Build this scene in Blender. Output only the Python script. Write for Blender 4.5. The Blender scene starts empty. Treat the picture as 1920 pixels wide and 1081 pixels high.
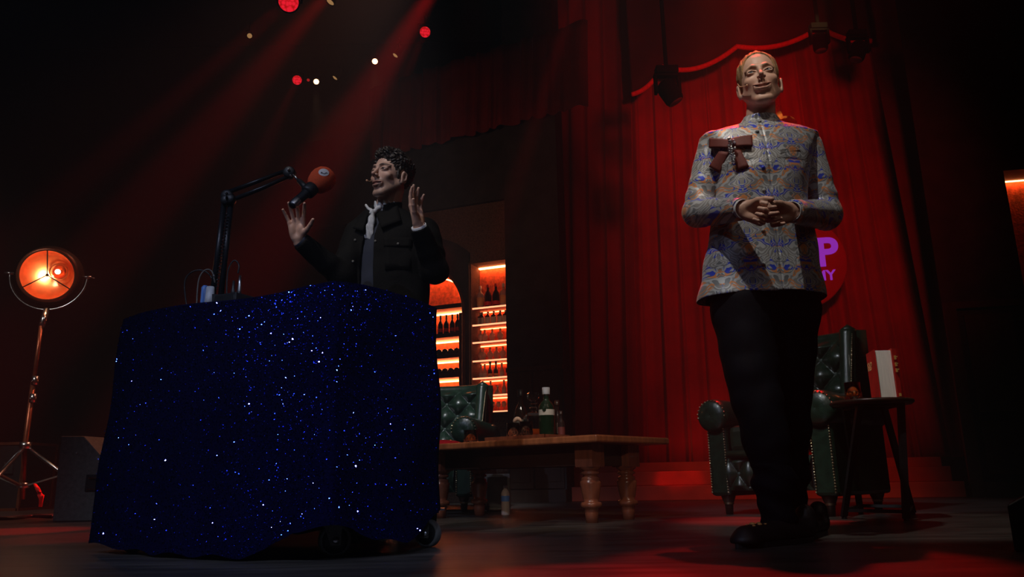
import bpy, math, random
import numpy as np
from mathutils import Vector, Matrix
random.seed(7); np.random.seed(7)
SC = bpy.context.scene; COL = SC.collection
R = math.radians; PI = math.pi
# ---------------------------------------------------------------- camera model
FPX = 1450.0; CXP, CYP = 960.0, 540.5
PITCH = math.atan(354.5 / FPX); ROLL = R(1.0); CAMH = .22
_s, _c = math.sin(PITCH), math.cos(PITCH)
def ray(px, py):
    u = (px - CXP) / FPX; v = (CYP - py) / FPX
    a = u * math.cos(ROLL) + v * math.sin(ROLL); b = -u * math.sin(ROLL) + v * math.cos(ROLL)
    return (a, _c - b * _s, _s + b * _c)
def W(px, py, Y):
    d = ray(px, py); k = Y / d[1]; return Vector((d[0] * k, Y, CAMH + d[2] * k))
def G(px, py, z=0.0):
    d = ray(px, py); k = (z - CAMH) / d[2]; return Vector((d[0] * k, d[1] * k, z))
cam = bpy.data.cameras.new('camera'); cam.sensor_width = 36; cam.lens = 36 * FPX / 1920
cam.clip_start = .02; cam.clip_end = 200
co = bpy.data.objects.new('camera', cam); COL.objects.link(co)
f = Vector((0, _c, _s)); rt0 = Vector((1, 0, 0)); up0 = Vector((0, -_s, _c))
rt = math.cos(ROLL) * rt0 - math.sin(ROLL) * up0; up = math.sin(ROLL) * rt0 + math.cos(ROLL) * up0
m = Matrix((rt, up, -f)).transposed().to_4x4(); m.translation = (0, 0, CAMH); co.matrix_world = m
SC.camera = co
SC.view_settings.view_transform = 'Standard'; SC.view_settings.look = 'None'
SC.view_settings.exposure = 0; SC.view_settings.gamma = 1
# ---------------------------------------------------------------- materials
def mat(name, col, rough=.6, metal=0, spec=.5, var=0, scale=20, bump=0, bscale=60, emit=None, es=0, trans=0, ior=1.45, coat=0, sheen=0, attr=None, stretch=None):
    m = bpy.data.materials.new(name); m.use_nodes = True; nt = m.node_tree; N = nt.nodes; L = nt.links
    b = N['Principled BSDF']; I = b.inputs
    I['Base Color'].default_value = (*col, 1); I['Roughness'].default_value = rough; I['Metallic'].default_value = metal
    I['Specular IOR Level'].default_value = spec; I['IOR'].default_value = ior
    I['Transmission Weight'].default_value = trans; I['Coat Weight'].default_value = coat; I['Sheen Weight'].default_value = sheen
    if emit: I['Emission Color'].default_value = (*emit, 1); I['Emission Strength'].default_value = es
    tc = N.new('ShaderNodeTexCoord'); src = tc.outputs['Object']
    if stretch:
        mp = N.new('ShaderNodeMapping'); mp.inputs['Scale'].default_value = stretch; L.new(src, mp.inputs[0]); src = mp.outputs[0]
    if attr:
        a = N.new('ShaderNodeAttribute'); a.attribute_name = attr; L.new(a.outputs['Color'], I['Base Color'])
    if var:
        n = N.new('ShaderNodeTexNoise'); n.inputs['Scale'].default_value = scale; n.inputs['Detail'].default_value = 5; L.new(src, n.inputs['Vector'])
        mx = N.new('ShaderNodeMix'); mx.data_type = 'RGBA'; mx.blend_type = 'MULTIPLY'; mx.inputs[0].default_value = 1
        mr = N.new('ShaderNodeMapRange'); L.new(n.outputs['Fac'], mr.inputs[0]); mr.inputs[1].default_value = .3; mr.inputs[2].default_value = .7
        mr.inputs[3].default_value = 1 - var; mr.inputs[4].default_value = 1 + var
        if attr: L.new(a.outputs['Color'], mx.inputs[6])
        else: mx.inputs[6].default_value = (*col, 1)
        L.new(mr.outputs[0], mx.inputs[7]); L.new(mx.outputs[2], I['Base Color'])
    if bump:
        n2 = N.new('ShaderNodeTexNoise'); n2.inputs['Scale'].default_value = bscale; n2.inputs['Detail'].default_value = 4; L.new(src, n2.inputs['Vector'])
        bp = N.new('ShaderNodeBump'); bp.inputs['Strength'].default_value = bump; bp.inputs['Distance'].default_value = .01
        L.new(n2.outputs['Fac'], bp.inputs['Height']); L.new(bp.outputs[0], I['Normal'])
    return m
M = {}
M['floor'] = mat('stage_floor', (.045, .040, .036), .36, var=.5, scale=3, bump=.12, bscale=8, stretch=(1, 5, 1))
M['black_wall'] = mat('black_wall', (.030, .032, .034), .8, var=.35, scale=6, bump=.2, bscale=30)
M['drape'] = mat('black_drape', (.02, .02, .022), .9, var=.2, scale=8)
M['brown_wall'] = mat('brown_wall', (.12, .075, .05), .8, var=.4, scale=70, bump=.5, bscale=160)
M['wall_wood'] = mat('dark_wood_panel', (.05, .032, .024), .55, var=.35, scale=9, stretch=(1, 1, .2), bump=.2)
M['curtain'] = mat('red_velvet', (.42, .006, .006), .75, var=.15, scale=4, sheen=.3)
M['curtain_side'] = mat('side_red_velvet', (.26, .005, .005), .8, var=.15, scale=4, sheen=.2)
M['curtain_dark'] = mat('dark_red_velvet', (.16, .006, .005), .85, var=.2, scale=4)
M['pelmet'] = mat('pelmet_velvet', (.05, .004, .004), .85, var=.2, scale=4)
M['trim_red'] = mat('pelmet_trim', (.75, .015, .015), .6, var=.15, scale=40)
M['step_red'] = mat('step_paint', (.38, .05, .02), .6, var=.2, scale=5, bump=.1)
M['leather'] = mat('green_leather', (.008, .022, .013), .32, var=.35, scale=30, bump=.12, bscale=220, coat=.3)
M['leather_warm'] = M['leather']
M['stud'] = mat('brass_stud', (.45, .36, .22), .3, 1, var=.2)
M['button'] = mat('leather_button', (.05, .07, .06), .2, var=.2)
M['wood'] = mat('table_wood', (.26, .085, .032), .3, var=.35, scale=6, stretch=(1, 8, 1), bump=.06, coat=.2)
M['legwood'] = mat('turned_wood', (.20, .06, .03), .25, var=.3, scale=8, stretch=(4, 4, 1), coat=.3)
M['darkwood'] = mat('dark_wood', (.035, .016, .011), .3, var=.3, scale=9)
M['black'] = mat('black_paint', (.012, .012, .013), .45, var=.2)
M['blackmetal'] = mat('black_metal', (.014, .015, .018), .35, .3, var=.2)
M['wheel'] = mat('black_wheel', (.010, .010, .010), .5, var=.2)
M['tyre'] = mat('grey_tyre', (.09, .09, .085), .6, var=.2)
M['steel'] = mat('steel', (.45, .45, .46), .28, 1, var=.2)
M['speakerbox'] = mat('grey_box', (.12, .115, .10), .6, var=.25, scale=40, bump=.3, bscale=300)
M['copper'] = mat('copper_reflector', (.9, .36, .17), .28, 1, var=.1)
M['lamp_body'] = mat('lamp_body', (.06, .035, .022), .4, .6, var=.2)
M['redpole'] = mat('copper_pole', (.30, .09, .045), .35, .7, var=.2)
M['glass'] = mat('clear_glass', (.95, .97, .96), .03, trans=1, var=.02)
M['bottle_glass'] = mat('bottle_glass', (.85, .70, .62), .08, trans=.45, var=.03)
M['amber'] = mat('amber_glass', (.75, .30, .10), .08, trans=.8, var=.1)
M['dark_glass'] = mat('dark_glass', (.02, .012, .010), .08, var=.1, coat=.5)
M['green_glass'] = mat('green_glass', (.004, .022, .010), .06, var=.1, coat=.5)
M['label'] = mat('paper_label', (.55, .55, .52), .7, var=.1)
M['white'] = mat('white_plastic', (.75, .75, .74), .5, var=.08)
M['goldlabel'] = mat('gold_label', (.75, .42, .16), .6, var=.15)
M['red_cloth'] = mat('red_felt', (.75, .01, .02), .8, var=.1)
M['whisky'] = mat('whisky', (.6, .09, .01), .1, var=.2)
M['foam'] = mat('orange_foam', (.80, .10, .025), .85, var=.1, scale=200, bump=.4, bscale=400)
M['bottle_cap'] = mat('pale_cap', (.42, .42, .41), .5, var=.05)
M['matte'] = mat('matte_black', (.003, .003, .003), .9, spec=.1, var=.1)
M['logo'] = mat('logo_white', (.78, .77, .75), .6, var=.05)
M['grey_mark'] = mat('logo_mark', (.30, .28, .27), .6, var=.05)
M['bluecan'] = mat('blue_plastic', (.10, .24, .62), .4, var=.1)
M['book_red'] = mat('book_cover', (.62, .02, .015), .45, var=.15, scale=12)
M['paper'] = mat('page_edges', (.80, .74, .66), .8, var=.08, scale=200, stretch=(1, 1, .05))
M['gold'] = mat('gold_print', (.75, .45, .12), .4, .5, var=.1)
M['silver'] = mat('silver_beads', (.75, .76, .8), .18, 1, var=.1)
M['skin'] = mat('skin', (.6, .35, .26), .48, attr='tint', var=.05, scale=60, bump=.06, bscale=200)
M['eye_white'] = mat('eyeball', (.6, .56, .52), .2, attr='tint', var=.02)
M['hair_blond'] = mat('blond_hair', (.42, .24, .10), .5, var=.4, scale=40, bump=.8, bscale=160, stretch=(3, 3, .6))
M['hair_dark'] = mat('dark_curly_hair', (.022, .014, .010), .38, var=.4, scale=60, bump=.6, bscale=120)
M['teeth'] = mat('teeth', (.7, .66, .58), .3, var=.05)
M['cuff'] = mat('white_cuff', (.62, .63, .66), .7, var=.08)
M['navy'] = mat('navy_trousers', (.0035, .005, .008), .75, spec=.12, var=.25, scale=14, bump=.1, bscale=30)
M['blackcloth'] = mat('black_jacket', (.0055, .0048, .004), .8, spec=.12, var=.25, scale=20, bump=.2, bscale=120)
M['lining'] = mat('black_lining', (.006, .006, .007), .9, var=.2)
M['navyshirt'] = mat('navy_shirt', (.012, .016, .032), .8, var=.2)
M['scarf'] = mat('grey_scarf', (.48, .49, .50), .6, var=.35, scale=30, bump=.3, bscale=40)
M['bow'] = mat('burgundy_ribbon', (.13, .022, .016), .65, var=.2, scale=300)
M['velvet'] = mat('black_velvet', (.012, .008, .008), .55, var=.2)
M['goldthread'] = mat('gold_thread', (.72, .33, .10), .5, .2, var=.15)
M['magenta'] = mat('magenta_letter', (.12, .03, .40), .5, var=.15, scale=9, emit=(.32, .035, .60), es=.62)  # glow added so the letters stay purple under the red light
M['sign_red'] = mat('sign_red', (.62, .012, .010), .45, var=.15, scale=2)
M['glitter'] = mat('gold_glitter', (.95, .42, .16), .3, .6, var=.6, scale=260, bump=1, bscale=300)
M['panel_print'] = mat('bar_back', (.85, .16, .05), .7, var=.35, scale=25, bump=.4, bscale=60)
M['red_rubber'] = mat('red_rubber', (.6, .02, .015), .5, var=.1)
def emi(name, col, s):
    m = bpy.data.materials.new(name); m.use_nodes = True; nt = m.node_tree; nt.nodes.clear()
    e = nt.nodes.new('ShaderNodeEmission'); o = nt.nodes.new('ShaderNodeOutputMaterial')
    e.inputs[0].default_value = (*col, 1); e.inputs[1].default_value = s; nt.links.new(e.outputs[0], o.inputs[0]); return m
M['led_strip'] = emi('led_strip', (1, .26, .08), 16)
M['shelf_led'] = emi('shelf_led', (1, .30, .14), 2.2)
M['shelf_glow'] = emi('shelf_glow', (1, .22, .07), 13)
M['bulb'] = emi('lamp_bulb', (1, .72, .48), 5)
M['warm_lens'] = emi('warm_lens', (1, .55, .27), 4)
M['dim_lens'] = emi('dim_lens', (.30, .16, .06), 1)
M['dim_red'] = emi('dim_red_lens', (.30, .01, .01), 1)
def led_cells():
    m = bpy.data.materials.new('red_led_cells'); m.use_nodes = True; nt = m.node_tree; N = nt.nodes; L = nt.links; N.clear()
    tc = N.new('ShaderNodeTexCoord'); v = N.new('ShaderNodeTexVoronoi'); v.inputs['Scale'].default_value = 34; L.new(tc.outputs['Object'], v.inputs['Vector'])
    cr = N.new('ShaderNodeValToRGB'); cr.color_ramp.elements[0].color = (.9, .012, .03, 1); cr.color_ramp.elements[0].position = .35
    cr.color_ramp.elements[1].color = (.45, .004, .004, 1); cr.color_ramp.elements[1].position = .75
    L.new(v.outputs['Distance'], cr.inputs[0]); e = N.new('ShaderNodeEmission'); e.inputs[1].default_value = .9; L.new(cr.outputs[0], e.inputs[0])
    o = N.new('ShaderNodeOutputMaterial'); L.new(e.outputs[0], o.inputs[0]); return m
M['red_led'] = led_cells()
# ---------------------------------------------------------------- mesh builder
class MB:
    def __init__(s): s.v = []; s.f = []; s.mi = []; s.sm = []
    def add(s, vs, fs, mi=0, sm=False):
        o = len(s.v); s.v += [tuple(x) for x in vs]; s.f += [tuple(i + o for i in q) for q in fs]; s.mi += [mi] * len(fs); s.sm += [sm] * len(fs); return s
    def box(s, c, sz, mi=0, M4=None):
        x, y, z = [k / 2 for k in sz]; vs = [Vector((c[0] + i * x, c[1] + j * y, c[2] + k * z)) for i in (-1, 1) for j in (-1, 1) for k in (-1, 1)]
        if M4: vs = [M4 @ v for v in vs]
        return s.add(vs, [(0, 1, 3, 2), (4, 6, 7, 5), (0, 4, 5, 1), (2, 3, 7, 6), (0, 2, 6, 4), (1, 5, 7, 3)], mi)
    def hexa(s, lo, hi, mi=0):   # lo, hi: 4 points each
        return s.add(list(lo) + list(hi), [(3, 2, 1, 0), (4, 5, 6, 7), (0, 1, 5, 4), (1, 2, 6, 5), (2, 3, 7, 6), (3, 0, 4, 7)], mi)
    def tube(s, pts, r, n=8, mi=0, closed=False, sm=True):
        pts = [Vector(p) for p in pts]; m = len(pts); rs = r if isinstance(r, (list, tuple)) else [r] * m
        vs = []; pu = None
        for i, q in enumerate(pts):
            a = pts[(i - 1) % m] if (i or closed) else q; b = pts[(i + 1) % m] if (i < m - 1 or closed) else q
            t = (b - a).normalized()
            if pu is None: pu = t.orthogonal().normalized()
            pu = (pu - t * pu.dot(t)); pu = pu.normalized() if pu.length > 1e-6 else t.orthogonal().normalized()
            w = t.cross(pu)
            vs += [q + rs[i] * (math.cos(2 * PI * k / n) * pu + math.sin(2 * PI * k / n) * w) for k in range(n)]
        fs = []
        for i in range(m if closed else m - 1):
            for k in range(n):
                a = i * n + k; b = i * n + (k + 1) % n; j = ((i + 1) % m) * n
                fs.append((a, b, j + (k + 1) % n, j + k))
        if not closed: fs += [tuple(range(n))[::-1], tuple(range((m - 1) * n, m * n))]
        return s.add(vs, fs, mi, sm)
    def lathe(s, prof, n=20, mi=0, M4=None, sm=True, caps=False):
        vs = []; M4 = M4 or Matrix()
        for r_, z in prof: vs += [M4 @ Vector((r_ * math.cos(2 * PI * k / n), r_ * math.sin(2 * PI * k / n), z)) for k in range(n)]
        fs = []
        for i in range(len(prof) - 1):
            for k in range(n): fs.append((i * n + k, i * n + (k + 1) % n, (i + 1) * n + (k + 1) % n, (i + 1) * n + k))
        if caps and prof[0][0] > 1e-5: fs.append(tuple(range(n))[::-1])
        if caps and prof[-1][0] > 1e-5: fs.append(tuple(range((len(prof) - 1) * n, len(prof) * n)))
        return s.add(vs, fs, mi, sm)
    def sphere(s, c, r_, mi=0, n=12, M4=None):
        rr = r_ if isinstance(r_, (list, tuple)) else (r_,) * 3; T = (M4 or Matrix.Translation(Vector(c))) @ Matrix.Diagonal((*rr, 1))
        return s.lathe([(max(math.sin(PI * i / n), 1e-6), -math.cos(PI * i / n)) for i in range(n + 1)], max(8, n + 4), mi, T)
    def prism(s, poly, M4, th, mi=0):   # poly in local xz... local x,y -> extruded along +z by th
        n = len(poly); vs = [M4 @ Vector((x, y, 0)) for x, y in poly] + [M4 @ Vector((x, y, th)) for x, y in poly]
        fs = [tuple(range(n))[::-1], tuple(range(n, 2 * n))] + [(i, (i + 1) % n, n + (i + 1) % n, n + i) for i in range(n)]
        return s.add(vs, fs, mi)
    def grid(s, P, mi=0, sm=True, wrap=False):   # P: list of rows of points
        nr = len(P); nc = len(P[0]); vs = [q for row in P for q in row]; fs = []
        for i in range(nr - 1):
            for j in range(nc if wrap else nc - 1): fs.append((i * nc + j, i * nc + (j + 1) % nc, (i + 1) * nc + (j + 1) % nc, (i + 1) * nc + j))
        return s.add(vs, fs, mi, sm)
    def build(s, name, mats, parent=None, bevel=0, subsurf=0, solid=0):
        return mkobj(name, np.array([tuple(v) for v in s.v], dtype=float), s.f, mats, parent, s.mi, s.sm, bevel, solid)
def mkobj(name, V, Fc, mats, parent=None, mi=None, sm=None, bevel=0, solid=0, tint=None, fix=True):
    if not isinstance(mats, (list, tuple)): mats = [mats]
    V = np.asarray(V, dtype=float); c = (V.min(0) + V.max(0)) / 2; c[2] = V[:, 2].min() if parent is None else c[2]
    me = bpy.data.meshes.new(name); me.from_pydata((V - c).tolist(), [], [tuple(q) for q in Fc] if not isinstance(Fc, np.ndarray) else Fc.tolist())
    for m_ in mats: me.materials.append(m_)
    if mi is not None: me.polygons.foreach_set('material_index', mi)
    if sm is None: sm = [True] * len(me.polygons)
    me.polygons.foreach_set('use_smooth', sm)
    if tint is not None:
        a = me.color_attributes.new('tint', 'FLOAT_COLOR', 'POINT'); a.data.foreach_set('color', np.hstack([tint, np.ones((len(tint), 1))]).astype(np.float32).ravel())
    me.update()
    if fix:
        import bmesh
        bm = bmesh.new(); bm.from_mesh(me); bmesh.ops.recalc_face_normals(bm, faces=bm.faces); bm.to_mesh(me); bm.free()
    o = bpy.data.objects.new(name, me); COL.objects.link(o)
    o.location = c
    if parent is not None:
        o.parent = parent
        q = parent
        while q is not None: o.location -= q.location; q = q.parent
    if bevel:
        b = o.modifiers.new('b', 'BEVEL'); b.width = bevel; b.segments = 2; b.limit_method = 'ANGLE'
    if solid:
        b = o.modifiers.new('s', 'SOLIDIFY'); b.thickness = solid
    return o
def thing(name, label, cat, loc=(0, 0, 0), group=None):
    o = bpy.data.objects.new(name, None); COL.objects.link(o); o.location = loc; o.empty_display_size = .1
    return tag(o, label, cat, group)
def tag(o, label, cat, group=None):
    o['label'] = label; o['category'] = cat
    if group: o['group'] = group
    return o
def struct(o): o['kind'] = 'structure'; return o
def dup(root, loc=None, rz=None, label=None, scale=None):
    def cp(o, par):
        c = o.copy(); COL.objects.link(c); c.parent = par
        for ch in o.children: cp(ch, c)
        return c
    r_ = cp(root, None)
    if loc is not None: r_.location = loc
    if rz is not None: r_.rotation_euler.z = rz
    if scale: r_.scale = (scale,) * 3
    if label: r_['label'] = label
    return r_
# ---------------------------------------------------------------- implicit surfaces
def smin(a, b, k):
    h = np.clip(.5 + .5 * (b - a) / k, 0, 1); return b * (1 - h) + a * h - k * h * (1 - h)
def smax(a, b, k): return -smin(-a, -b, k)
def cap(P, a, b, ra, rb):
    a = np.array(a, dtype=np.float32); b = np.array(b, dtype=np.float32); ab = b - a; q = P - a
    t = np.clip(q @ ab / max(float(ab @ ab), 1e-9), 0, 1); return np.sqrt(((q - t[..., None] * ab) ** 2).sum(-1)) - (ra + (rb - ra) * t)
def ell(P, c, r_, Rm=None):
    q = P - np.array(c, dtype=np.float32)
    if Rm is not None: q = q @ np.array(Rm, dtype=np.float32)
    r_ = np.array(r_, dtype=np.float32); k0 = np.sqrt(((q / r_) ** 2).sum(-1)); k1 = np.sqrt(((q / r_ ** 2) ** 2).sum(-1)) + 1e-9
    return k0 * (k0 - 1) / k1
def chain(P, pts, rs, k=None):
    d = None
    for i in range(len(pts) - 1):
        e = cap(P, pts[i], pts[i + 1], rs[i], rs[i + 1]); d = e if d is None else (np.minimum(d, e) if not k else smin(d, e, k))
    return d
def surf(fn, lo, hi, h):
    lo = np.array(lo, dtype=np.float32); hi = np.array(hi, dtype=np.float32); n = np.ceil((hi - lo) / h).astype(int) + 1
    ax = [lo[i] + h * np.arange(n[i], dtype=np.float32) for i in range(3)]
    D = np.empty(tuple(n), dtype=np.float32); step = max(1, int(1200000 / (n[1] * n[2])))
    for i in range(0, n[0], step):
        Pg = np.stack(np.meshgrid(ax[0][i:i + step], ax[1], ax[2], indexing='ij'), -1); D[i:i + step] = fn(Pg)
    D[0] = np.maximum(D[0], 1e-3); D[-1] = np.maximum(D[-1], 1e-3); D[:, 0] = np.maximum(D[:, 0], 1e-3); D[:, -1] = np.maximum(D[:, -1], 1e-3); D[:, :, 0] = np.maximum(D[:, :, 0], 1e-3); D[:, :, -1] = np.maximum(D[:, :, -1], 1e-3)
    S = D < 0; cs = [(i, j, k) for i in (0, 1) for j in (0, 1) for k in (0, 1)]
    sl = lambda A, o: A[o[0]:A.shape[0] - 1 + o[0], o[1]:A.shape[1] - 1 + o[1], o[2]:A.shape[2] - 1 + o[2]]
    cnt = sum(sl(S, o).astype(np.int8) for o in cs); act = (cnt > 0) & (cnt < 8); I = np.argwhere(act); idx = -np.ones(act.shape, dtype=np.int64); idx[tuple(I.T)] = np.arange(len(I))
    acc = np.zeros((len(I), 3)); num = np.zeros(len(I))
    val = {o: D[I[:, 0] + o[0], I[:, 1] + o[1], I[:, 2] + o[2]] for o in cs}
    for a in cs:
        for ax_ in range(3):
            if a[ax_] == 0:
                b = list(a); b[ax_] = 1; b = tuple(b); va, vb = val[a], val[b]; x = (va < 0) != (vb < 0)
                t = np.where(x, va / np.where(x, va - vb, 1), 0); pt = np.tile(np.array(a, dtype=float), (len(I), 1)); pt[:, ax_] += t
                acc[x] += pt[x]; num[x] += 1
    V = lo + h * (I + acc / num[:, None])
    Q = []
    for ax_ in range(3):
        u, w = [(1, 2), (2, 0), (0, 1)][ax_]
        A = S[tuple(slice(0, -1) if i == ax_ else slice(1, -1) for i in range(3))]; B = S[tuple(slice(1, None) if i == ax_ else slice(1, -1) for i in range(3))]
        E = np.argwhere(A != B); flip = A[tuple(E.T)]; E = E.copy(); E[:, u] += 1; E[:, w] += 1
        def g(du, dw):
            e = E.copy(); e[:, u] += du; e[:, w] += dw; return idx[e[:, 0], e[:, 1], e[:, 2]]
        q = np.stack([g(-1, -1), g(0, -1), g(0, 0), g(-1, 0)], 1); q[~flip] = q[~flip][:, ::-1]; Q.append(q)
    return V, np.vstack(Q)
def join(*vf):
    V = []; Fs = []; o = 0
    for v, f_ in vf: V.append(v); Fs.append(f_ + o); o += len(v)
    return np.vstack(V), np.vstack(Fs)
def hit(fn, px, py, y0, y1, n=200):   # first point on the surface seen through (px,py)
    Ys = np.linspace(y0, y1, n); P = np.array([tuple(W(px, py, y)) for y in Ys], dtype=np.float32); d = fn(P)
    k = np.argmax(d < 0); return Vector(P[k].tolist()) if d[k] < 0 else Vector(P[n // 2].tolist())
# ---------------------------------------------------------------- the setting
class Frame:
    def __init__(s, x0, y0, t): s.o = Vector((x0, y0, 0)); s.t = t; s.phi = math.atan(t); s.c = math.cos(s.phi); s.s = math.sin(s.phi); s.M = Matrix.Translation(s.o) @ Matrix.Rotation(-s.phi, 4, 'Z')
    def at(s, px, py, d=0):
        r_ = ray(px, py); k = (s.o.y + s.t * s.o.x - d / s.c) / (r_[1] + s.t * r_[0])
        X, Y, Z = r_[0] * k, r_[1] * k, CAMH + r_[2] * k
        return ((X - s.o.x) * s.c - (Y - s.o.y) * s.s, Z)
    def P(s, u, d, z): return s.M @ Vector((u, -d, z))
    def box(s, mb, u0, u1, d0, d1, z0, z1, mi=0): return mb.box(((u0 + u1) / 2, -(d0 + d1) / 2, (z0 + z1) / 2), (abs(u1 - u0), abs(d1 - d0), abs(z1 - z0)), mi, s.M)
pv = G(1058, 940)
FB = Frame(pv.x, pv.y, .40)      # wall with the bar shelves
FC = Frame(pv.x, pv.y, .20)      # curtained part of the set
struct(MB().box((0, 8, -.05), (44, 32, .1)).build('floor', M['floor']))
struct(MB().box((0, 16.1, 5), (44, .2, 10)).build('wall_rear', M['drape']))
struct(MB().box((-13, 8, 5), (.2, 16, 10)).build('wall_left', M['drape']))
struct(MB().box((13, 8, 5), (.2, 16, 10)).build('wall_right', M['drape']))
def wall_open(fr, mb, s0, s1, z0, z1, d, ops, depth, step=.02, mi=0, rmi=0):
    ss = set(np.arange(s0, s1, step).tolist() + [s0, s1])
    for a, b, c, fn in ops: ss |= {a, b}
    ss = sorted(ss)
    for a, b in zip(ss[:-1], ss[1:]):
        if b - a < 1e-5: continue
        mid = (a + b) / 2; op = [o for o in ops if o[0] < mid < o[1]]
        segs = [(z0, z0, z1, z1)] if not op else [(z0, z0, op[0][2], op[0][2]), (op[0][3](a), op[0][3](b), z1, z1)]
        for la, lb, ha, hb in segs:
            if max(ha, hb) - min(la, lb) < 1e-4: continue
            mb.add([fr.P(a, d, la), fr.P(b, d, lb), fr.P(b, d, hb), fr.P(a, d, ha)], [(0, 1, 2, 3)], mi)
        if op:
            for fz in (lambda q: op[0][2], op[0][3]):
                mb.add([fr.P(a, d, fz(a)), fr.P(b, d, fz(b)), fr.P(b, d - depth, fz(b)), fr.P(a, d - depth, fz(a))], [(0, 1, 2, 3)], rmi)
    for a, b, c, fn in ops:
        for e, q in ((a, a + 1e-6), (b, b - 1e-6)): mb.add([fr.P(e, d, c), fr.P(e, d - depth, c), fr.P(e, d - depth, fn(q)), fr.P(e, d, fn(q))], [(0, 1, 2, 3)], rmi)
# bar wall -----------------------------------------------------------------
nl, nz1 = FB.at(883, 494); nr_, nzr = FB.at(951, 486); nz0 = FB.at(930, 772)[1]; ntop = (nz1 + nzr) / 2
ac, acz = FB.at(789, 590); ar = FB.at(872, 590)[0] - ac; ar2 = ar * 135 / 83
wtop = FB.at(905, 382)[1]; sL = FB.at(690, 500)[0]; sR = FB.at(956, 500)[0]; abase = FB.at(850, 800)[1]
archtop = lambda R_: (lambda q: acz + math.sqrt(max(R_ * R_ - (q - ac) ** 2, 0)))
mb = MB(); wall_open(FB, mb, sL, sR, 0, wtop, 0, [(ac - ar, ac + ar, abase, archtop(ar)), (nl, nr_, nz0, lambda q: ntop)], .42)
struct(mb.build('wall_back', M['brown_wall']))
mb = MB()     # dark arched surround, 2 cm proud of the wall
n = 48
for a0, a1 in zip(np.linspace(0, PI, n)[:-1], np.linspace(0, PI, n)[1:]):
    pts = []
    for rr in (ar, ar2):
        for a in (a0, a1):
            u = ac + rr * math.cos(a); z = acz + rr * math.sin(a)
            if u > nl - .01: u = nl - .01
            pts.append((u, z))
    lo = [FB.P(u, .002, z) for u, z in (pts[0], pts[1], pts[3], pts[2])]; hi = [FB.P(u, .03, z) for u, z in (pts[0], pts[1], pts[3], pts[2])]; mb.hexa(lo, hi)
FB.box(mb, ac + ar, nl - .01, .002, .03, 0, acz); FB.box(mb, ac - ar2, ac - ar, .002, .03, 0, acz)
struct(mb.build('trim_1', M['black_wall']))
mb = MB(); mb.tube([FB.P(ac + ar * math.cos(a), .035, acz + ar * math.sin(a)) for a in np.linspace(0, PI, 40)] + [], .018)
mb.tube([FB.P(ac + ar, .035, acz), FB.P(ac + ar, .035, .8)], .018); struct(mb.build('trim_2', mat('arch_bead', (.09, .04, .025), .5, var=.2)))
mb = MB(); pz = FB.at(1000, 40)[1] + 1
FB.box(mb, sR, FB.at(1057, 500)[0], -.1, .12, 0, pz)
struct(mb.build('trim_3', M['black_wall']))
mb = MB()     # panelled timber dado of the pilaster and beneath the shelves
dz = FB.at(1000, 700)[1]
for a, b in ((sR + .02, sR + .25), (sR + .27, FB.at(1057, 500)[0] - .02)):
    FB.box(mb, a, b, .12, .135, .12, dz); FB.box(mb, a + .03, b - .03, .135, .145, .18, dz - .06)
FB.box(mb, sR, FB.at(1057, 500)[0], .12, .16, 0, .11)
FB.box(mb, sR, FB.at(1057, 500)[0], .12, .15, dz + .01, dz + .05); FB.box(mb, nl - .1, sR, .0, .03, 0, .11); FB.box(mb, nl - .05, sR, 0, .07, nz0 - .06, nz0 - .02)
struct(mb.build('baseboard_back', M['wall_wood']))
mb = MB(); FB.box(mb, sL - 1.0, sR, -.05, .05, wtop, FB.at(905, 228)[1] + .15); struct(mb.build('wall_shade_band', M['black_wall']))  # black band stands in for the upper wall lying in shade
def cloth(fr, top, bot, d, amp, seed, nx=260, nz=26, bias=0.0):
    """pleated hanging; top / bot: (s0,s1,z) or functions of t giving (s,z)"""
    rg = random.Random(seed); L_ = abs(bot(1)[0] - bot(0)[0]); waves = [(rg.uniform(.6, 1.4) / .17 * L_, rg.uniform(0, 6.28), rg.uniform(.5, 1)) for _ in range(3)]
    waves += [(L_ / .42, rg.uniform(0, 6), 1.0), (L_ / .09, rg.uniform(0, 6), .35)]
    P_ = []
    for j in range(nz + 1):
        w = j / nz; row = []
        for i in range(nx + 1):
            t = i / nx; a = top(t); b = bot(t); u = a[0] + (b[0] - a[0]) * w; z = a[1] + (b[1] - a[1]) * w
            q = sum(am * math.sin(2 * PI * fq * t + ph + .5 * math.sin(w * 3 + ph)) for fq, ph, am in waves) / 3
            q = math.copysign(abs(q) ** .8, q)
            row.append(fr.P(u + .25 * amp * math.cos(2 * PI * waves[0][0] * t + waves[0][1]), d + amp * q * (.75 + .35 * w), z))
        P_.append(row)
    return MB().grid(P_)
L2 = lambda fr, a, b, d: (lambda t: (fr.at(a[0], a[1], d)[0] * (1 - t) + fr.at(b[0], b[1], d)[0] * t, fr.at(a[0], a[1], d)[1] * (1 - t) + fr.at(b[0], b[1], d)[1] * t))
o = cloth(FB, L2(FB, (690, 165), (1100, 36), .22), L2(FB, (690, 300), (1100, 196), .22), .22, .05, 5, 300, 8).build('border_curtain', M['curtain_dark'], solid=.006)
tag(o, 'dark red pleated border curtain hanging above the bar shelves wall', 'curtain')
# steps ---------------------------------------------------------------------
u0 = 0.02; u1 = FC.at(1812, 927)[0]
zs = [FC.at(1250, 910)[1], FC.at(1250, 883, -.28)[1], FC.at(1250, 866, -.5)[1]]
mb = MB(); ds = [0, -.28, -.5, -1.6]
for i in range(3): FC.box(mb, u0, u1, ds[i], -1.6, 0 if i == 0 else zs[i - 1], zs[i])
o = mb.build('stage_steps', M['step_red'], bevel=.006); tag(o, 'wide low red steps running along the foot of the curtain', 'steps')
zc = zs[2] + .004
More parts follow.
